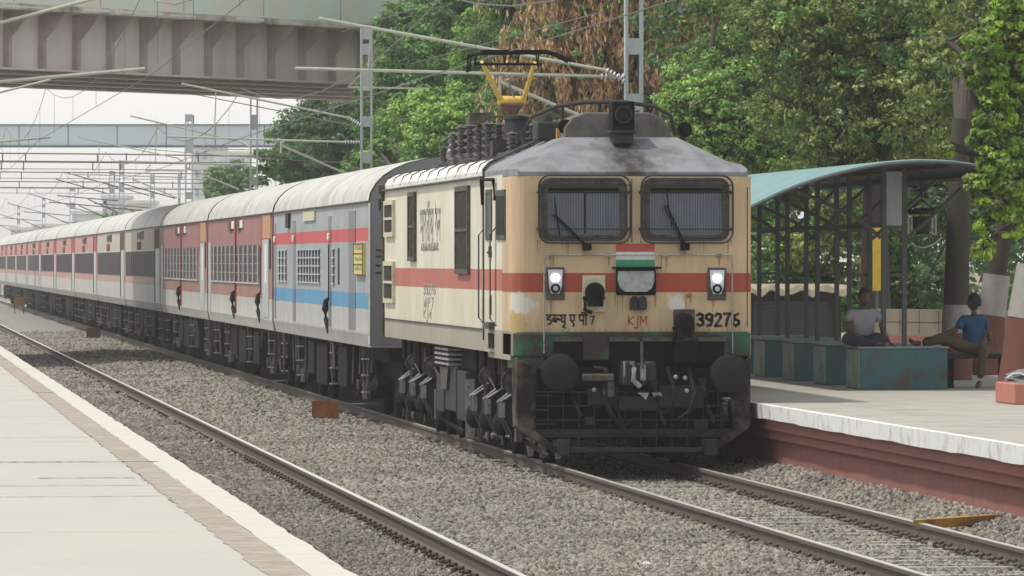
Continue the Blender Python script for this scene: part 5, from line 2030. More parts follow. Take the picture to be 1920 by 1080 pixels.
def head(parent, o, face=(0, -1), tilt=0.0):
    """head with brow, nose, chin, ears; o = centre"""
    b = MB()
    nu, nv = 20, 14
    fx_, fy_ = face
    vs, fs = [], []
    for j in range(nv + 1):
        ph = -PI / 2 + PI * j / nv
        for i in range(nu):
            th = 2 * PI * i / nu
            x = .078 * math.cos(ph) * math.sin(th)
            y = -.098 * math.cos(ph) * math.cos(th)
            z = .12 * math.sin(ph)
            if z < -.02:
                k = 1 - .35 * min(1, (-z - .02) / .1)
                x *= k
                y = y * k - .012
            if abs(x) < .018 and y < -.05 and -.045 < z < .012:
                y -= .024
            if .012 < abs(x) < .045 and y < -.05 and 0.0 < z < .03:
                y += .010
            if abs(x) < .03 and y < -.05 and -.075 < z < -.055:
                y -= .006
            vs.append((x, y, z))
    for j in range(nv):
        for i in range(nu):
            a, b_ = j * nu + i, j * nu + (i + 1) % nu
            fs.append((a, b_, b_ + nu, a + nu))
    for s in (-1, 1):
        n0 = len(vs)
        for k in range(8):
            a = k / 8 * 2 * PI
            vs.append((s * .08, .01 + .018 * math.cos(a), -.005 + .032 * math.sin(a)))
        vs.append((s * .094, .012, 0))
        for k in range(8):
            fs.append((n0 + k, n0 + (k + 1) % 8, n0 + 8))
    b.add(vs, fs)
    h_ = b.build('head', M['skin'], parent, smooth=True, loc=o)
    h_.rotation_euler = (tilt, 0, math.atan2(fx_, -fy_))
    hb_ = MB()
    vs, fs = [], []
    for j in range(8):
        ph = R(5) + (PI / 2 - R(5)) * j / 7
        for i in range(nu):
            th = 2 * PI * i / nu
            fr_ = .5 + .5 * math.cos(th)
            p_ = ph if True else 0
            low = R(38) * fr_ - R(28) * (1 - fr_)
            p_ = low + (PI / 2 - low) * j / 7
            vs.append((.084 * math.cos(p_) * math.sin(th), -.104 * math.cos(p_) * math.cos(th) + .006, .13 * math.sin(p_) + .002))
    for j in range(7):
        for i in range(nu):
            a, b_ = j * nu + i, j * nu + (i + 1) % nu
            fs.append((a, b_, b_ + nu, a + nu))
    hb_.add(vs, fs)
    hr_ = hb_.build('hair', M['hair'], h_, smooth=True)
    ey = MB()
    for s in (-1, 1):
        ey.lathe([(.007, -.090), (.005, -.0935)], (s * .028, 0, .012), 'y', 8)
    ey.build('eyes', M['hair'], h_)
    h_.scale = (1.13, 1.1, 1.08)
    return h_


def hand(parent, wrist, direc, side=1, mat='skin'):
    """palm and five curled fingers in one skinned mesh"""
    d = Vector(direc).normalized()
    up = Vector((0, 0, 1))
    sdir = d.cross(up).normalized() * side
    dn = sdir.cross(d).normalized() * side
    if dn.z > 0:
        dn = -dn
    w0 = Vector(wrist)
    vs, es, rs = [w0, w0 + d * .05], [(0, 1)], [(.024, .018), (.034, .014)]
    for k in range(4):
        off = (k - 1.5) * .019
        ln = [.062, .075, .07, .055][k]
        i0 = len(vs)
        vs.append(w0 + d * .085 + sdir * off)
        vs.append(w0 + d * (.085 + ln * .5) + sdir * off + dn * .008)
        vs.append(w0 + d * (.085 + ln * .85) + sdir * off + dn * .028)
        es += [(1, i0), (i0, i0 + 1), (i0 + 1, i0 + 2)]
        rs += [.0105, .009, .0075]
    i0 = len(vs)
    vs += [w0 + d * .045 - sdir * .04, w0 + d * .085 - sdir * .052 + dn * .012]
    es += [(1, i0), (i0, i0 + 1)]
    rs += [.012, .009]
    return skin_body('hand', [tuple(v) for v in vs], es, rs, M[mat], parent, 1)


# man in the white shirt, sitting cross-legged on the nearest plinth, leaning on his arms
zc1 = 87.5
px, py = gx(1619, zc1)
P1 = empty('person', (px, py, PZ + .605), 'man in a white shirt sitting cross-legged on the nearest teal bench', 'person')
# torso shirt
tv = [(0, .06, .10), (0, .03, .28), (0, -.02, .42), (0, -.04, .52), (-.17, -.03, .47), (.17, -.03, .47), (-.25, -.05, .35), (.24, -.05, .36)]
skin_body('shirt', tv, [(0, 1), (1, 2), (2, 3), (2, 4), (2, 5), (4, 6), (5, 7)], [(.17, .13), (.175, .125), (.17, .12), (.07, .06), (.085, .08), (.085, .08), (.075, .075), (.075, .075)], M['wshirt'], P1)
limb('neck', [(0, -.05, .50), (0, -.075, .60)], [.055, .05], M['skin'], P1)
head(P1, (.0, -.1, .70), (.15, -1), R(14))
limb('right_arm', [(-.245, -.06, .36), (-.20, -.12, .20), (-.10, -.2, .13), (.03, -.26, .06)], [.046, .043, .04, .028], M['skin'], P1)
hand(P1, (.03, -.26, .06), (.8, -.5, -.15), 1)
limb('left_arm', [(.24, -.06, .36), (.28, -.05, .2), (.36, -.08, .05)], [.046, .042, .028], M['skin'], P1)
hand(P1, (.36, -.08, .05), (.3, -.4, -.2), -1)
skin_body('trousers', [(0, .08, .10), (-.14, .02, .1), (-.30, -.22, .11), (-.06, -.34, .07), (.10, -.36, .06), (.14, .02, .1), (.26, -.2, .1), (.04, -.26, .07)],
          [(0, 1), (1, 2), (2, 3), (3, 4), (0, 5), (5, 6), (6, 7)], [.12, .11, .088, .07, .05, .11, .088, .065], M['trouser'], P1)
limb('foot', [(.10, -.36, .045), (.2, -.4, .03), (.26, -.41, .025)], [.04, .038, .026], M['skin'], P1)
limb('foot', [(.04, -.28, .045), (-.1, -.33, .03), (-.16, -.34, .025)], [.04, .038, .026], M['skin'], P1)

# man in the blue shirt with one leg stretched along the bench
zc2 = 88.2
px, py = gx(1826, zc2)
P2 = empty('person', (px, py, PZ + .49), 'man in a blue shirt, one leg stretched onto the teal bench', 'person')
skin_body('shirt', [(0, .05, .08), (.01, .03, .28), (0, 0, .44), (0, -.01, .54), (-.15, 0, .49), (.15, 0, .47), (-.24, -.04, .36), (.2, -.02, .33)],
          [(0, 1), (1, 2), (2, 3), (2, 4), (2, 5), (4, 6), (5, 7)], [(.17, .13), (.18, .13), (.17, .12), (.07, .06), (.08, .08), (.085, .08), (.075, .07), (.07, .07)], M['blueshirt'], P2)
limb('neck', [(0, -.01, .52), (.0, -.02, .62)], [.055, .05], M['skin'], P2)
head(P2, (.0, -.02, .74), (-.6, .8), 0)
limb('left_arm', [(-.24, -.04, .36), (-.42, -.1, .28), (-.62, -.12, .24)], [.05, .04, .028], M['skin'], P2)
hand(P2, (-.62, -.12, .24), (-1, -.1, -.1), 1)
limb('right_arm', [(.2, -.02, .33), (.24, -.06, .16), (.12, -.14, .08)], [.048, .042, .028], M['skin'], P2)
hand(P2, (.12, -.14, .08), (-.8, -.3, -.1), -1)
skin_body('trousers', [(0, .05, .07), (-.14, -.02, .10), (-.45, -.08, .22), (-.78, -.1, .15), (.12, -.04, .06), (.08, -.36, .05), (.02, -.38, -.36)],
          [(0, 1), (1, 2), (2, 3), (0, 4), (4, 5), (5, 6)], [.12, .105, .085, .055, .105, .085, .055], M['olive'], P2)
limb('foot', [(-.78, -.1, .15), (-.9, -.1, .15), (-.96, -.1, .22)], [.042, .04, .026], M['skin'], P2)
limb('foot', [(.02, -.38, -.40), (-.03, -.48, -.455), (-.06, -.55, -.46)], [.042, .036, .024], M['skin'], P2)


# ------------------------------------------------------------------ masts, cantilevers and wires
def lattice_mast(loc, h, w_, label, mat, open_=False, zoff=0.0, group='overhead line masts'):
    r = empty('overhead_line_mast', loc, label, 'mast', group)
    q = MB()
    for sx_ in (-1, 1):
        q.box(sx_ * w_ / 2 - (.05 if sx_ > 0 else 0), sx_ * w_ / 2 + (.05 if sx_ < 0 else 0), -.1, .1, 0, h)
    q.build('mast_leg', mat, r)
    q = MB()
    z = .6
    k = 0
    while z < h:
        q.box(-w_ / 2 + .051, w_ / 2 - .051, -.095, -.085, z, z + (.28 if k % 3 else .5))
        q.box(-w_ / 2 + .051, w_ / 2 - .051, .085, .095, z, z + .28)
        z += 1.9 if open_ else .95
        k += 1
    q.box(-w_ / 2 + .051, w_ / 2 - .051, -.095, .095, h - .3, h - .005)
    q.build('batten_plate', mat, r)
    q = MB()
    q.box(-w_ / 2 - .2, w_ / 2 + .2, -.35, .35, -.2, .12)
    q.build('mast_foot', M['sleeper'], r)
    return r


mast_spots = [(13.0, 104.1, 9.6, .31, 'tall grey batten mast directly behind the locomotive headlight'),
              (13.0, 160.8, 7.95, .31, 'grey batten mast in front of the girder bridge end'),
              (13.0, 208.2, 8.9, .27, 'open lattice mast between the girder bridge and the dark tree'),
              (13.15, 253.7, 7.9, .32, 'lattice mast reaching up to the pale footbridge')]
mast_obj = []
for (x, y, h, w_, lab) in mast_spots:
    mast_obj.append(lattice_mast((x, y, PZ), h, w_, lab, M['galv'], y > 200))


def ins_row(b, p0, p1, n=5, r_=.06):
    p0, p1 = Vector(p0), Vector(p1)
    for k in range(n):
        a = p0.lerp(p1, (k + .2) / n)
        c_ = p0.lerp(p1, (k + .55) / n)
        b.tube([a, c_], [r_, r_ * .7], 10)
    b.tube([p0, p1], .02, 6)


def cantilever(mast, zt, zb, reach, zc_end, dy=0.0, label=None, tip=None):
    """bracket assembly on the mast's track side, a part of the mast"""
    r = empty('cantilever', (0, 0, 0))
    r.parent = mast
    q = MB()
    q.tube([(-.45, dy * .1, zt - .12), (-reach, dy, zt + .75)], .027, 8)
    q.tube([(-.55, 0, zb), (-reach - .4, dy, zb + .12)], .027, 8)
    q.tube([(-.5, 0, zb - .85), (-2.3, dy, zb - .1)], .03, 8)
    q.tube([(-2.3, dy, zb), (-2.3, dy, zb - .3)], .025, 6)
    q.tube([(-reach + .9, dy, zt + .55), (-reach + .85, dy, zb + .1)], .016, 6)
    q.build('bracket_tube', M['tube'], r, smooth=True)
    q = MB()
    ins_row(q, (-.16, 0, zt - .3), (-.5, 0, zt - .1), 6)
    ins_row(q, (-.16, 0, zb), (-.6, 0, zb), 6)
    q.build('insulator', M['porcelain'], r)
    q = MB()
    q.tube([(-reach + .7, dy, zb), (-reach + .5, dy, zb - .2), (-reach + 1.9, dy, zb - .22)], .018, 6)
    q.build('steady_arm', M['tube'], r)
    return r


CZ = 5.83          # contact wire
cantilever(mast_obj[0], 5.2, 4.98, 5.4, CZ)
cantilever(mast_obj[1], 5.7, 4.95, 4.9, CZ, -.8)
cantilever(mast_obj[2], 6.0, 5.1, 4.2, CZ)
cantilever(mast_obj[3], 6.2, 5.3, 4.6, CZ)


def wire(name, pts, r_, label, cat='wire', group='overhead wires', mat='wire'):
    b = MB().tube(pts, r_, 5)
    o = b.build(name, M[mat])
    return tag(o, label, cat, group)


ysp = [60, 104, 160.8, 208, 254, 310, 370, 440, 520]
for (tx, nm) in ((9.73, 'the train'), (4.6, 'the near track')):
    pts = [(tx + (.18 if i % 2 else -.18), y, CZ) for i, y in enumerate(ysp)]
    if tx > 9:
        pts[0:2] = [(tx - .1, 92.5, CZ), (tx - .18, 104, CZ)]
        pts.insert(0, (tx + .1, 60, CZ))
    wire('contact_wire', pts, .011 if tx > 9 else .007, 'dark contact wire running straight above ' + nm)
    pts = []
    for i in range(len(ysp) - 1):
        for k in range(8):
            u = k / 8
            y = ysp[i] * (1 - u) + ysp[i + 1] * u
            s_ = 4 * u * (1 - u)
            pts.append((tx, y, CZ + 1.35 - .85 * s_))
    wire('catenary_wire', pts, .012 if tx > 9 else .007, 'sagging catenary wire above ' + nm)
    q = MB()
    for i in range(1, len(pts), 2):
        q.tube([pts[i], (pts[i][0], pts[i][1], CZ)], .004, 4)
    tag(q.build('dropper_wires', M['wire']), 'thin droppers between catenary and contact wire above ' + nm, 'wire', 'overhead wires', 'stuff')

# near-track masts stand left of the frame and reach in with their brackets
for (x, y, zt, rch, lab) in ((1.0, 103, 5.9, 3.3, 'mast left of the view reaching pale bracket tubes in above the near track'),
                             (1.0, 160, 6.0, 3.4, 'second mast left of the view with bracket tubes against the girder bridge')):
    mm = lattice_mast((x, y, PZ), 9.2, .3, lab, M['galv'], group=None)
    r = empty('cantilever', (0, 0, 0))
    r.parent = mm
    q = MB()
    q.tube([(.4, 0, zt - .3), (rch + .3, 0, zt + .55)], .03, 8)
    q.tube([(.4, 0, 4.75), (rch + .3, 0, 5.05)], .03, 8)
    q.build('bracket_tube', M['tube'], r, smooth=True)
    q = MB()
    ins_row(q, (.16, 0, zt - .4), (.5, 0, zt - .28), 6)
    ins_row(q, (.16, 0, 4.7), (.6, 0, 4.76), 6)
    q.build('insulator', M['porcelain'], r)
# feeder lines slung across the view
sl = [((640, 182), (300, 165), 175, 190, 'slack wire crossing in front of the girder bridge soffit'),
      ]
def span(name, a, za, b, zb, sag, r_, lab):
    pa = Vector((*gx(a[0], za), gz(a[1], za)))
    pb = Vector((*gx(b[0], zb), gz(b[1], zb)))
    pts = []
    for k in range(13):
        u = k / 12
        p_ = pa.lerp(pb, u)
        p_.z -= sag * 4 * u * (1 - u)
        pts.append(p_)
    return wire(name, pts, r_, lab)


span('stay_wire', (1130, 22), 104, (770, 120), 150, .0, .012, 'thin pale wire rising from the pantograph towards the top of the mast')
if False: span('stay_wire', (0, 183), 230, (560, 50), 120, .15, .012, 'wire crossing from the sky gap up over the girder bridge')
span('stay_wire', (305, 165), 200, (665, 236), 162, .0, .014, 'wire running down from the bridge soffit to the dark tree')
span('stay_wire', (180, 268), 330, (660, 306), 162, .1, .016, 'wire running below the pale footbridge to the lower part of the batten mast')
span('stay_wire', (840, -5), 118, (640, 60), 162, .0, .012, 'short wire at the top above the pantograph, over the bridge parapet')
if False: span('stay_wire', (120, 150), 240, (260, -5), 120, .0, .010, 'faint steep wire over the left part of the girder bridge')

# far masts in the haze
far = [(14.9, 361, 9.0, .5, 'solid grey mast far off, right of the far lattice mast'), (12.5, 395, 8.9, .3, 'thin far lattice mast beside the solid grey one'),
       (18.4, 398, 8.7, .3, 'thin grey far mast near the pale towers'), (17.4, 330, 7.6, .2, 'slender far post between two lattice masts'),
       (20.4, 538, 8.6, .3, 'single dark post standing over the distant coach roofs'), (8.0, 470, 9.1, .4, 'far lattice mast above the seventh coach'),
       (15.0, 580, 8.3, .32, 'distant post at the left, second from the edge'), (13.2, 668, 8.3, .34, 'most distant thin post beyond the last coach')]
far[4] = (gx(197, 540)[0], gx(197, 540)[1], 7.6, .35, far[4][4])
far[0] = (gx(228, 363)[0], gx(228, 363)[1], 8.0, .32, far[0][4])
far[1] = (gx(210, 372)[0], gx(210, 372)[1], 7.7, .32, far[1][4])
far[2] = (gx(286, 400)[0], gx(286, 400)[1], 7.9, .3, far[2][4])
far[3] = (gx(336, 330)[0], gx(336, 330)[1], 7.0, .14, far[3][4])
far[5] = (gx(136, 480)[0], gx(136, 480)[1], 8.0, .45, far[5][4])
far[6] = (gx(82, 575)[0], gx(82, 575)[1], 8.2, .3, far[6][4])
far[7] = (gx(35, 668)[0], gx(35, 668)[1], 8.2, .3, far[7][4])
for k, (x, y, h, w_, lab) in enumerate(far):
    mm = lattice_mast((x, y, PZ - .4), h, w_, lab, M['galv'], k in (1, 5), group='distant overhead line masts')
    r = MB()
    r.tube([(-.2, 0, h - 1.4), (-3.4, 0, h - .5)], .035, 6)
    r.tube([(-.2, 0, h - 2.2), (-3.8, 0, h - 1.9)], .035, 6)
    r.tube([(-.2, 0, h - 2.9), (-2.0, 0, h - 2.1)], .035, 6)
    r.build('cantilever', M['frame'], mm)
# portals spanning the yard beyond the footbridge
for k, (zc, y, lab) in enumerate(((285, 287, 'thin cross-span just under the pale footbridge'), (315, 303, 'second thin cross-span under the footbridge'),
                                  (345, 322, 'third thin cross-span in the hazy gap'), (385, 340, 'fourth thin cross-span in the hazy gap'), (430, 352, 'fifth cross-span, palest in the haze'))):
    z = gz(y, zc)
    a, b_ = gx(-60, zc), gx(480 - k * 20, zc)
    q = MB()
    q.tube([(a[0], a[1], z), ((a[0] + b_[0]) / 2, (a[1] + b_[1]) / 2, z - .05), (b_[0], b_[1], z - .15)], .035, 6)
    q.tube([(a[0], a[1], z - .35), (b_[0], b_[1], z - .45)], .02, 6)
    for u in (.12, .2, .45, .55, .8):
        px_, py_ = a[0] + (b_[0] - a[0]) * u, a[1] + (b_[1] - a[1]) * u
        q.tube([(px_, py_, z), (px_, py_, z - .45)], .03, 6)
    tag(q.build('cross_span', M['wire']), lab, 'cross-span', 'cross-spans in the distance')

# ------------------------------------------------------------------ girder road bridge
A = Vector((3.6, 170.6, 0))
Bp = Vector((15.9, 186.3, 0))
d = (Bp - A).normalized()
nrm = Vector((d.y, -d.x, 0))           # towards the camera side
A0 = A - d * 26
rb_ = empty('road_bridge', tuple(A0), 'weathered steel girder road bridge with haunched brackets and pale green parapet', 'bridge', rz=math.atan2(d.y, d.x))
# local x along the bridge, local -y towards the camera
LB = 66
ZB, ZT = 8.03, 9.60
q = MB()
for k in range(5):
    yy = k * 2.6
    q.box(0, LB, yy, yy + .03, ZB, ZT)
    q.box(0, LB, yy - .22, yy + .25, ZB - .05, ZB - .002)
q.build('plate_girder', M['bridge'], rb_, each=True)
q = MB()
for k in range(5):
    for j in range(3):
        q.box(0, LB, .5 + k * 2.6 + j * .7 if k < 4 else 11.5, (.56 + k * 2.6 + j * .7) if k < 4 else 11.6, ZB - .01, ZB + .1)
q.build('soffit_stringer', M['bridgedk'], rb_, each=True)
sp_ = 1.62
x = .3
q = MB()
q2 = MB()
while x < LB:
    q.box(x - .07, x + .07, -.2, -.001, ZB, ZT)
    q2.extrude([(-.95, ZT - .02), (0, ZT - .02), (0, ZT - .82), (-.14, ZT - .82)], 'x', x - .03, x + .03)
    x += sp_
q.build('web_stiffener', M['bridgedk'], rb_, each=True)
q2.build('haunch_bracket', M['bridgedk'], rb_, each=True)
box('deck_slab', 0, LB, -1.0, 11.6, ZT, ZT + .17, M['slab'], rb_)
q = MB()
q.box(0, LB, -1.0, -.82, ZT + .17, ZT + 1.45)
q.build('parapet', M['parapet'], rb_)
q = MB()
random.seed(21)
x = 0
while x < LB:
    w_ = random.uniform(.6, 1.8)
    if random.random() < .7:
        q.box(x, x + w_, -1.012, -1.001, ZT + .05, ZT + .05 + random.uniform(.04, .1))
    x += w_ + random.uniform(.1, .7)
q.build('flaking_limewash', M['white'], rb_)
q = MB()
x = 1.0
while x < LB:
    q.box(x, x + .04, -1.006, -1.0005, ZT + .2, ZT + 1.4)
    x += 4.05
q.build('parapet_joint', M['bridgedk'], rb_)
q = MB()
q.box(0, LB, 11.4, 11.6, ZT + .17, ZT + 1.3)
q.build('far_parapet', M['slab'], rb_)
for xx in (1.5, LB - 3):
    q = MB()
    q.box(xx, xx + 1.2, .3, 10.8, -.5, ZB - .06)
    q.build('bridge_pier', M['slab'], rb_)

# footbridge
fb = empty('footbridge', (gx(-80, 300)[0], gx(-80, 300)[1], 0), 'pale blue-grey plate footbridge crossing the hazy background', 'footbridge', rz=-YAW)
LF = 17.3 + 2.0
q = MB()
q.box(0, LF, 0, .08, 8.33, 9.3)
q.box(0, LF, 2.5, 2.58, 8.33, 9.3)
q.box(0, LF, .09, 2.49, 8.33, 8.4)
q.build('side_plate', M['fob'], fb)
q = MB()
q.box(-.02, LF + .02, -.08, .16, 9.3, 9.36)
q.box(-.02, LF + .02, -.1, .2, 8.22, 8.329)
for k in range(9):
    q.box(k * 2.4 + .6, k * 2.4 + .64, -.012, -.001, 8.34, 9.29)
q.build('flange', M['fobtrim'], fb)
q = MB()
xx = (357 + 80) / 11500 * 300
q.box(xx - .16, xx + .16, .3, .5, 9.55, 9.8)
q.box(xx - .16, xx - .12, .35, .45, 9.37, 9.55)
q.box(xx + .12, xx + .16, .35, .45, 9.37, 9.55)
q.build('signal_box', M['fobtrim'], fb)
for xx in (-1.2, LF - .6):
    q = MB()
    for yy in (.1, 2.3):
        q.box(xx, xx + .35, yy, yy + .2, .5, 8.21)
    q.build('footbridge_leg', M['fob'], fb)

# ------------------------------------------------------------------ distant buildings
def building(xa, xb, ytop, zc, depth, mat, label, floors=4, cols=4):
    p0, p1 = gx(xa, zc), gx(xb, zc)
    w_ = math.hypot(p1[0] - p0[0], p1[1] - p0[1])
    h = gz(ytop, zc) + .5
    r = empty('building', (p0[0], p0[1], -.5), label, 'building', 'distant buildings in the haze', rz=-YAW)
    box('wall', 0, w_, 0, depth, 0, h, mat, r)
    box('roof', -.2, w_ + .2, -.2, depth + .2, h, h + .35, M['bldA'], r)
    for i in range(floors):
        for j in range(cols):
            fw, fh = w_ / cols, h / floors
            box('window', j * fw + fw * .3, j * fw + fw * .7, -.06, -.002, i * fh + fh * .35, i * fh + fh * .75, M['bldw'], r)
    return r


building(135, 190, 402, 620, 12, M['bldA'], 'low teal-grey hazy building over the seventh coach', 3, 4)
building(192, 235, 372, 680, 12, M['bldA'], 'hazy grey building left of the solid mast', 4, 3)
building(240, 285, 382, 640, 10, M['bldB'], 'hazy cream building between the far masts', 4, 3)
building(292, 330, 392, 600, 10, M['bldB'], 'small hazy cream building by the sixth coach roof', 3, 3)
building(362, 392, 275, 560, 9, M['bldA'], 'pale grey tower just right of the far lattice mast', 8, 2)
building(398, 420, 262, 600, 9, M['bldA'], 'slim pale tower, middle of the three', 9, 2)
building(426, 462, 290, 640, 9, M['bldA'], 'pale tower next to the open lattice mast', 8, 3)
building(20, 58, 432, 700, 12, M['bldB'], 'faint cream building at the far left', 3, 3)
building(62, 128, 425, 760, 12, M['bldB'], 'faint wide building left of the dark post', 3, 5)

# ------------------------------------------------------------------ trees
def leaves(name, mat, parent, blobs, n, size, seed, clump=.55, flat=.6, droop=0.0, per=42):
    """leaf-sized rhombi in clumps scattered through blobs (local x, y, z, rx, ry, rz)"""
    rng = np.random.default_rng(seed)
    vol = np.array([b_[3] * b_[5] for b_ in blobs])
    nc = n // per
    which = rng.choice(len(blobs), nc, p=vol / vol.sum())
    B_ = np.array(blobs)[which]
    u = rng.normal(size=(nc, 3))
    u /= np.linalg.norm(u, axis=1)[:, None]
    rad = rng.uniform(.45, 1.08, nc) ** .6
    C_ = B_[:, :3] + u * B_[:, 3:6] * rad[:, None]
    cs = rng.uniform(.5, 1.3, nc) * clump
    g_ = rng.normal(size=(nc, per, 3))
    g_ *= (rng.uniform(.5, 1.0, (nc, per, 1)) * .62 / np.linalg.norm(g_, axis=2, keepdims=True))
    P = C_[:, None] + g_ * cs[:, None, None] * np.array([1, 1, .55 + droop * 2.2])
    out_ = (P - C_[:, None]) / cs[:, None, None] * 1.6 + (u * .5)[:, None]
    P = P.reshape(-1, 3)
    m_ = len(P)
    nr = out_.reshape(-1, 3) + rng.normal(size=(m_, 3)) * .42 + np.array([0, 0, .45])
    nr /= np.linalg.norm(nr, axis=1)[:, None]
    t_ = rng.normal(size=(m_, 3))
    if droop:
        t_ = t_ * .35 + np.array([0, 0, -1.0])
        nr = rng.normal(size=(m_, 3))
        nr[:, 2] *= .2
        nr /= np.linalg.norm(nr, axis=1)[:, None]
    t_ -= (t_ * nr).sum(1)[:, None] * nr
    t_ /= np.linalg.norm(t_, axis=1)[:, None]
    s_ = np.cross(nr, t_)
    L_ = size * rng.uniform(.6, 1.35, m_)[:, None]
    W_ = L_ * (.28 if droop else .5)
    V = np.stack([P - t_ * L_ * .5, P + s_ * W_ * .5 + nr * L_ * .06, P + t_ * L_ * .5, P - s_ * W_ * .5 + nr * L_ * .06], 1)
    return quads(name, V.reshape(-1, 3), np.arange(m_ * 4), mat, parent)


def tree(label, base, blobs, mat, n, size, seed, trunk_r=.22, lean=(0, 0), name='tree', clump=.55, band=None, extra=None, droop=0.0, group=None, base_z=PZ, over=None):
    """blobs: list of (bearing x, y level, depth, radius) surveyed spots of the crown, or local tuples"""
    r = empty(name, (base[0], base[1], base_z), label, 'tree', group)
    loc = []
    for b_ in blobs:
        px_, py_ = gx(b_[0], b_[2])
        rr_ = b_[3]
        loc.append((px_ - base[0], py_ - base[1], gz(b_[1], b_[2]) - base_z, rr_, rr_ * 1.0, rr_ * (b_[4] if len(b_) > 4 else .8)))
    for (ox, oy, oz, orr) in (over or []):
        loc.append((ox - base[0], oy - base[1], oz - base_z, orr, orr, orr * .5))
    mean = np.mean(np.array(loc)[:, :3], axis=0)
    t_ = MB()
    fork = Vector((lean[0], lean[1], max(2.0, mean[2] * .6)))
    t_.tube([(0, 0, -.3), (lean[0] * .15, lean[1] * .2, fork.z * .3), (lean[0] * .5, lean[1] * .6, fork.z * .65), tuple(fork)], [trunk_r * 1.25, trunk_r, trunk_r * .85, trunk_r * .7], 12)
    rnd = random.Random(seed)
    for q_ in loc[:len(blobs)]:
        c_ = Vector(q_[:3])
        mid = fork.lerp(c_, .5) + Vector((rnd.uniform(-.3, .3), rnd.uniform(-.3, .3), .3))
        t_.tube([fork * .97, mid, c_], [trunk_r * .5, trunk_r * .28, .04], 8)
        for k in range(4):
            e_ = c_ + Vector((rnd.uniform(-1, 1), rnd.uniform(-1, 1), rnd.uniform(-.3, .8))) * q_[3] * .8
            t_.tube([mid.lerp(c_, .6), e_], [.05, .015], 5)
    t_.build('trunk', M['bark'], r, smooth=True)
    if band:
        z0, z1, z2 = band
        def at(z):
            return (lean[0] * .15 * min(1, z / (fork.z * .3)) if z < fork.z * .3 else lean[0] * (.15 + .35 * (z / fork.z - .3) / .35), 0, z)
        q = MB()
        q.tube([(at(0.0)[0], 0, 0.0), (at(z1)[0], 0, z1)], [trunk_r * 1.3, trunk_r * 1.14], 14)
        q.build('ochre_band', M['ochre'], r, smooth=True)
        q = MB()
        q.tube([(at(z1)[0], 0, z1), (at(z2)[0], 0, z2)], [trunk_r * 1.15, trunk_r * 1.08], 14)
        q.build('limewash_band', M['limewash'], r, smooth=True)
    leaves('crown', mat, r, loc, n, size, seed, clump=clump, droop=droop)
    if extra:
        leaves('dry_foliage' if extra[0] is M['leaf_brown'] else 'fresh_foliage', extra[0], r, loc, extra[1], extra[2], seed + 50, clump=clump, droop=extra[3])
    return r


# dark tree left of the mast, beyond the road bridge
tree('dark evergreen tree in front of the footbridge, left of the batten mast', gx(640, 232), [(560, 262, 232, 1.2), (600, 250, 232, 1.5), (560, 305, 230, 1.2), (645, 225, 232, 1.7), (620, 300, 232, 2.0), (590, 215, 233, .7), (520, 300, 231, .8), (690, 260, 232, 2.0), (500, 325, 231, .5)],
     M['leaf_dark'], 26000, .20, 1, clump=.6, extra=(M['leaf_mid'], 2500, .16, 0))
# blue-green mass above the coach roofs
tree('blue-green tree behind the batten mast at the road bridge end', gx(800, 178), [(765, 110, 172, 1.1), (790, 70, 174, 1.5), (750, 180, 172, 1.2), (800, 160, 176, 1.8), (860, 100, 178, 1.8), (870, 20, 178, 1.5), (830, -30, 178, 1.4), (760, 250, 176, 1.6), (850, 230, 180, 2.0), (920, 60, 182, 2.0), (900, -30, 182, 2)],
     M['leaf_mid'], 60000, .15, 2, clump=.5, extra=(M['leaf_dark'], 14000, .15, 0))
tree('light green tree behind the roof insulators of the locomotive', gx(830, 148), [(765, 235, 168, .9), (800, 215, 150, .8), (840, 245, 148, 1.0), (705, 300, 168, .5), (745, 285, 168, .8), (880, 200, 150, .9), (870, 270, 148, 1.0), (920, 240, 148, 1.0), (940, 180, 150, .8), (820, 290, 148, .9), (660, 318, 168, .35), (880, 150, 152, .6)],
     M['leaf_bright'], 42000, .11, 3, clump=.36, extra=(M['leaf_mid'], 12000, .12, 0))
tree('bright green tree at the top, left of the raised pantograph', gx(930, 152), [(925, 55, 150, .8), (960, 40, 150, .8), (890, 75, 150, .55), (985, 75, 150, .7), (940, 95, 150, .7), (870, 105, 150, .4), (900, 130, 150, .6), (1000, 30, 151, .6), (1040, 50, 151, .7)],
     M['leaf_bright'], 26000, .10, 4, clump=.32)
# brown dried creepers
tree('tree draped in dry brown creeper behind the pantograph', gx(1120, 134), [(1000, 110, 134, .9), (1060, 40, 134, 1.0, 1.2), (1090, 130, 134, 1.1, 1.2), (1140, 60, 134, 1.0, 1.2), (1050, 190, 134, .8, 1.2), (1130, 200, 134, .9, 1), (1230, 60, 134, 1.0, 1.2), (1290, 20, 134, .9, 1.2), (1230, 180, 134, .9, 1.1), (960, 180, 135, .7), (1080, -30, 134, 1.0), (1200, -40, 134, 1.0), (1010, 240, 135, .7), (1330, 90, 134, .7)],
     M['leaf_brown'], 34000, .19, 5, clump=.30, droop=.9, name='creeper_tree', extra=(M['leaf_mid'], 9000, .12, 0))
tree('dark tree standing behind the brown creeper', gx(1120, 142), [(1000, 60, 142, 1.6), (1100, 0, 142, 1.8), (1200, 80, 142, 1.8), (1100, 160, 142, 1.8), (1000, 200, 142, 1.4), (1290, 120, 142, 1.7), (1240, 230, 142, 1.6), (1320, 10, 142, 1.6), (1130, 270, 142, 1.6), (980, 290, 142, 1.4), (1010, -30, 142, 1.4)],
     M['leaf_dark'], 34000, .16, 6, clump=.6, extra=(M['leaf_brown'], 12000, .16, .7))
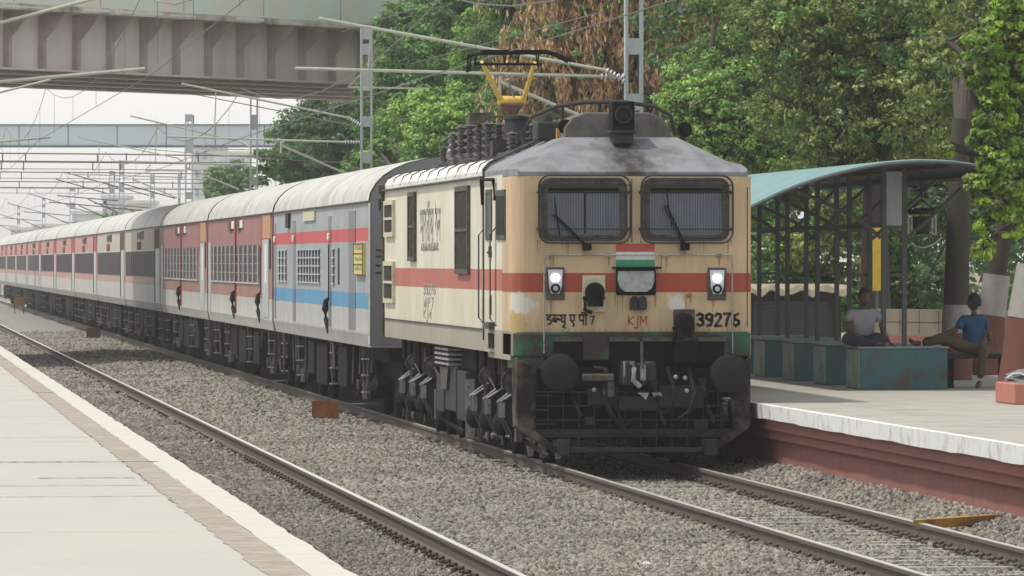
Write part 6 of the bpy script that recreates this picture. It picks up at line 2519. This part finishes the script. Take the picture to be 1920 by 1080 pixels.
# green trees right of the locomotive
tree('fresh green tree right above the locomotive cab', gx(1330, 121), [(1300, 130, 122, .55), (1270, 190, 121, .45), (1320, 190, 121, .7), (1380, 150, 122, .6), (1350, 230, 121, .8), (1290, 240, 121, .5), (1420, 250, 121, .8), (1400, 40, 123, .7), (1450, 100, 123, .8), (1360, 290, 121, .7), (1460, 290, 121, .7), (1380, 90, 123, .4), (1470, 200, 122, .6), (1350, -20, 123, .6)],
     M['leaf_bright'], 36000, .085, 7, clump=.27, extra=(M['leaf_olive'], 16000, .09, 0))
tree('large dim tree with a bare branch above the shelter', gx(1640, 114), [(1480, 60, 114, 1.2), (1560, 0, 114, 1.3), (1560, 120, 114, 1.1), (1640, 60, 114, 1.3), (1500, 190, 114, 1.0), (1580, 230, 114, 1.0), (1700, 120, 114, 1.1), (1720, 20, 114, 1.2), (1650, 200, 113, 1.0), (1740, 230, 113, .9), (1790, 90, 114, 1.1), (1430, 0, 115, 1.0), (1830, 0, 114, 1.2), (1550, 290, 114, .9), (1680, 285, 114, .8), (1830, 200, 114, 1)],
     M['leaf_olive'], 52000, .10, 8, clump=.34, trunk_r=.3, extra=(M['leaf_mid'], 16000, .095, 0))
tree('dark tree filling the background behind the dim one', gx(1650, 124), [(1450, 60, 124, 1.8), (1600, 40, 124, 1.8), (1750, 60, 124, 1.8), (1900, 60, 124, 1.8), (1450, 220, 124, 1.6), (1600, 220, 124, 1.7), (1760, 220, 124, 1.7), (1900, 230, 124, 1.7), (1330, 40, 126, 1.6), (1520, 360, 124, 1.5), (1680, 360, 124, 1.5), (1830, 370, 124, 1.5), (1950, 350, 124, 1.5)],
     M['leaf_dark'], 42000, .15, 9, clump=.55, extra=(M['leaf_olive'], 12000, .12, 0))
# branch and shoots near the right edge
tree('vivid yellow-green tree hanging over the shelter roof', gx(1915, 86), [(1880, 60, 85, .42), (1840, 90, 84.5, .26), (1900, 140, 85, .42), (1850, 150, 84.5, .26), (1810, 130, 84.5, .13), (1870, 215, 84.5, .33), (1920, 260, 85, .42), (1880, 300, 84.5, .32), (1840, 345, 84.5, .20), (1870, 380, 84.5, .26), (1850, 420, 84.5, .20), (1842, 465, 84.5, .12, 1.5), (1900, 420, 84.5, .26), (1900, 10, 85, .42), (1840, 260, 84.5, .18), (1900, 350, 84.5, .3), (1930, 60, 85, .5), (1780, 275, 84.8, .12)],
     M['leaf_yellow'], 17000, .10, 10, trunk_r=.27, lean=(.35, .2), clump=.16, band=(0, 1.0, 1.75), extra=(M['leaf_olive'], 6000, .08, 0))
# painted trunks
tree('upright tree with white and red painted trunk beside the shelter', gx(1792, 94), [(1790, 150, 96, .9), (1850, 230, 96, .9), (1760, 60, 96, .8), (1830, 60, 97, .9), (1900, 160, 97, .9), (1830, 320, 96.5, .5)],
     M['leaf_olive'], 34000, .12, 12, trunk_r=.2, lean=(.1, .1), band=(0, .72, 1.15), clump=.3, over=[(13.0, 89, 8.5, 1.3), (12.9, 94, 8.7, 1.4), (13.1, 99, 8.9, 1.4), (14.6, 92, 8.2, 1.5), (16.5, 90, 8.6, 1.9), (18.5, 93, 8.8, 2.0), (15.5, 97, 8.6, 1.8), (18, 98, 8.8, 2.0), (14.4, 101, 8.8, 1.5), (16.5, 87, 8.3, 1.4), (17, 103, 9, 2.0)])  # over: unseen crown clumps added above the view to shade the shelter
tree('leaning tree with white and red painted trunk behind the man in blue', gx(1850, 98), [(1900, 330, 99, .7), (1930, 200, 99, .9), (1870, 120, 99, .9), (1960, 360, 99, .7)],
     M['leaf_dark'], 10000, .10, 13, trunk_r=.2, lean=(.3, .1), band=(0, .95, 1.6), clump=.35)
# shrubs behind the shelter
for k, (bx_, lab, mt) in enumerate(((1450, 'leafy shrub behind the kiosk', 'leaf_mid'), (1540, 'leafy shrub behind the middle shelter columns', 'leaf_olive'), (1640, 'leafy shrub behind the nearest column pair', 'leaf_mid'), (1730, 'dark shrub beside the painted trunk', 'leaf_dark'))):
    r = empty('shrub', gx(bx_, 119) + (PZ,), lab, 'shrub')
    loc = []
    rn = random.Random(k)
    for j in range(7):
        px_, py_ = gx(bx_ + rn.uniform(-60, 60), 119 + rn.uniform(-1, 1))
        loc.append((px_ - r.location.x, py_ - r.location.y, .6 + j * .38, .55, .5, .42))
    q = MB()
    for j in range(5):
        q.tube([(0, 0, 0), (loc[j][0] * .5, loc[j][1] * .5, 1.0), loc[j + 1][:3]], [.05, .04, .02], 6)
    q.build('stem', M['bark'], r)
    leaves('foliage', M[mt], r, loc, 9000, .10, 30 + k, clump=.28)
# a hazy bush and small trees far off
tree('small hazy tree above the distant coach roofs', gx(212, 520), [(200, 425, 520, 1.2), (215, 420, 520, 1.3), (228, 430, 520, 1.0)], M['leaf_mid'], 4000, .3, 41, base_z=-.4)
tree('hazy light green tree beside the open lattice mast', gx(430, 330), [(425, 340, 330, 1.2), (445, 355, 330, 1.2), (415, 365, 330, 1.0), (450, 320, 330, .8)], M['leaf_mid'], 7000, .22, 42, base_z=-.4)
# far wood closing the right background
rw_ = empty('far_wood', (26, 170, -.4))
tag(rw_, 'dim continuous wood closing the background on the right', 'wood', None, 'stuff')
loc = []
rn = random.Random(77)
for k in range(46):
    u = k / 45
    zc = 190 - 52 * u + rn.uniform(-4, 4)
    bx_ = 830 + 1250 * u
    px_, py_ = gx(bx_, zc)
    for h in (1.5, 4.5, 7.5, 10.5):
        loc.append((px_ - 26, py_ - 170, h, 2.0, 1.6, 2.0))
leaves('wood_foliage', M['leaf_dark'], rw_, loc, 70000, .26, 99, clump=1.0)

# ------------------------------------------------------------------ haze
hzb = box('haze', -80, 120, -30, 900, -1.6, 24, None)
hm = bpy.data.materials.new('haze')
hm.use_nodes = True
hm.node_tree.nodes.clear()
vo_ = hm.node_tree.nodes.new("ShaderNodeVolumePrincipled")
vo_.inputs["Color"].default_value = (0.95, 0.97, 1.0, 1)
vo_.inputs["Density"].default_value = 0.00028
vo_.inputs["Anisotropy"].default_value = 0.3
ou_ = hm.node_tree.nodes.new("ShaderNodeOutputMaterial")
hm.node_tree.links.new(vo_.outputs[0], ou_.inputs["Volume"])
hzb.data.materials.clear()
hzb.data.materials.append(hm)
tag(hzb, 'pale haze filling the distance', 'haze', None, 'stuff')
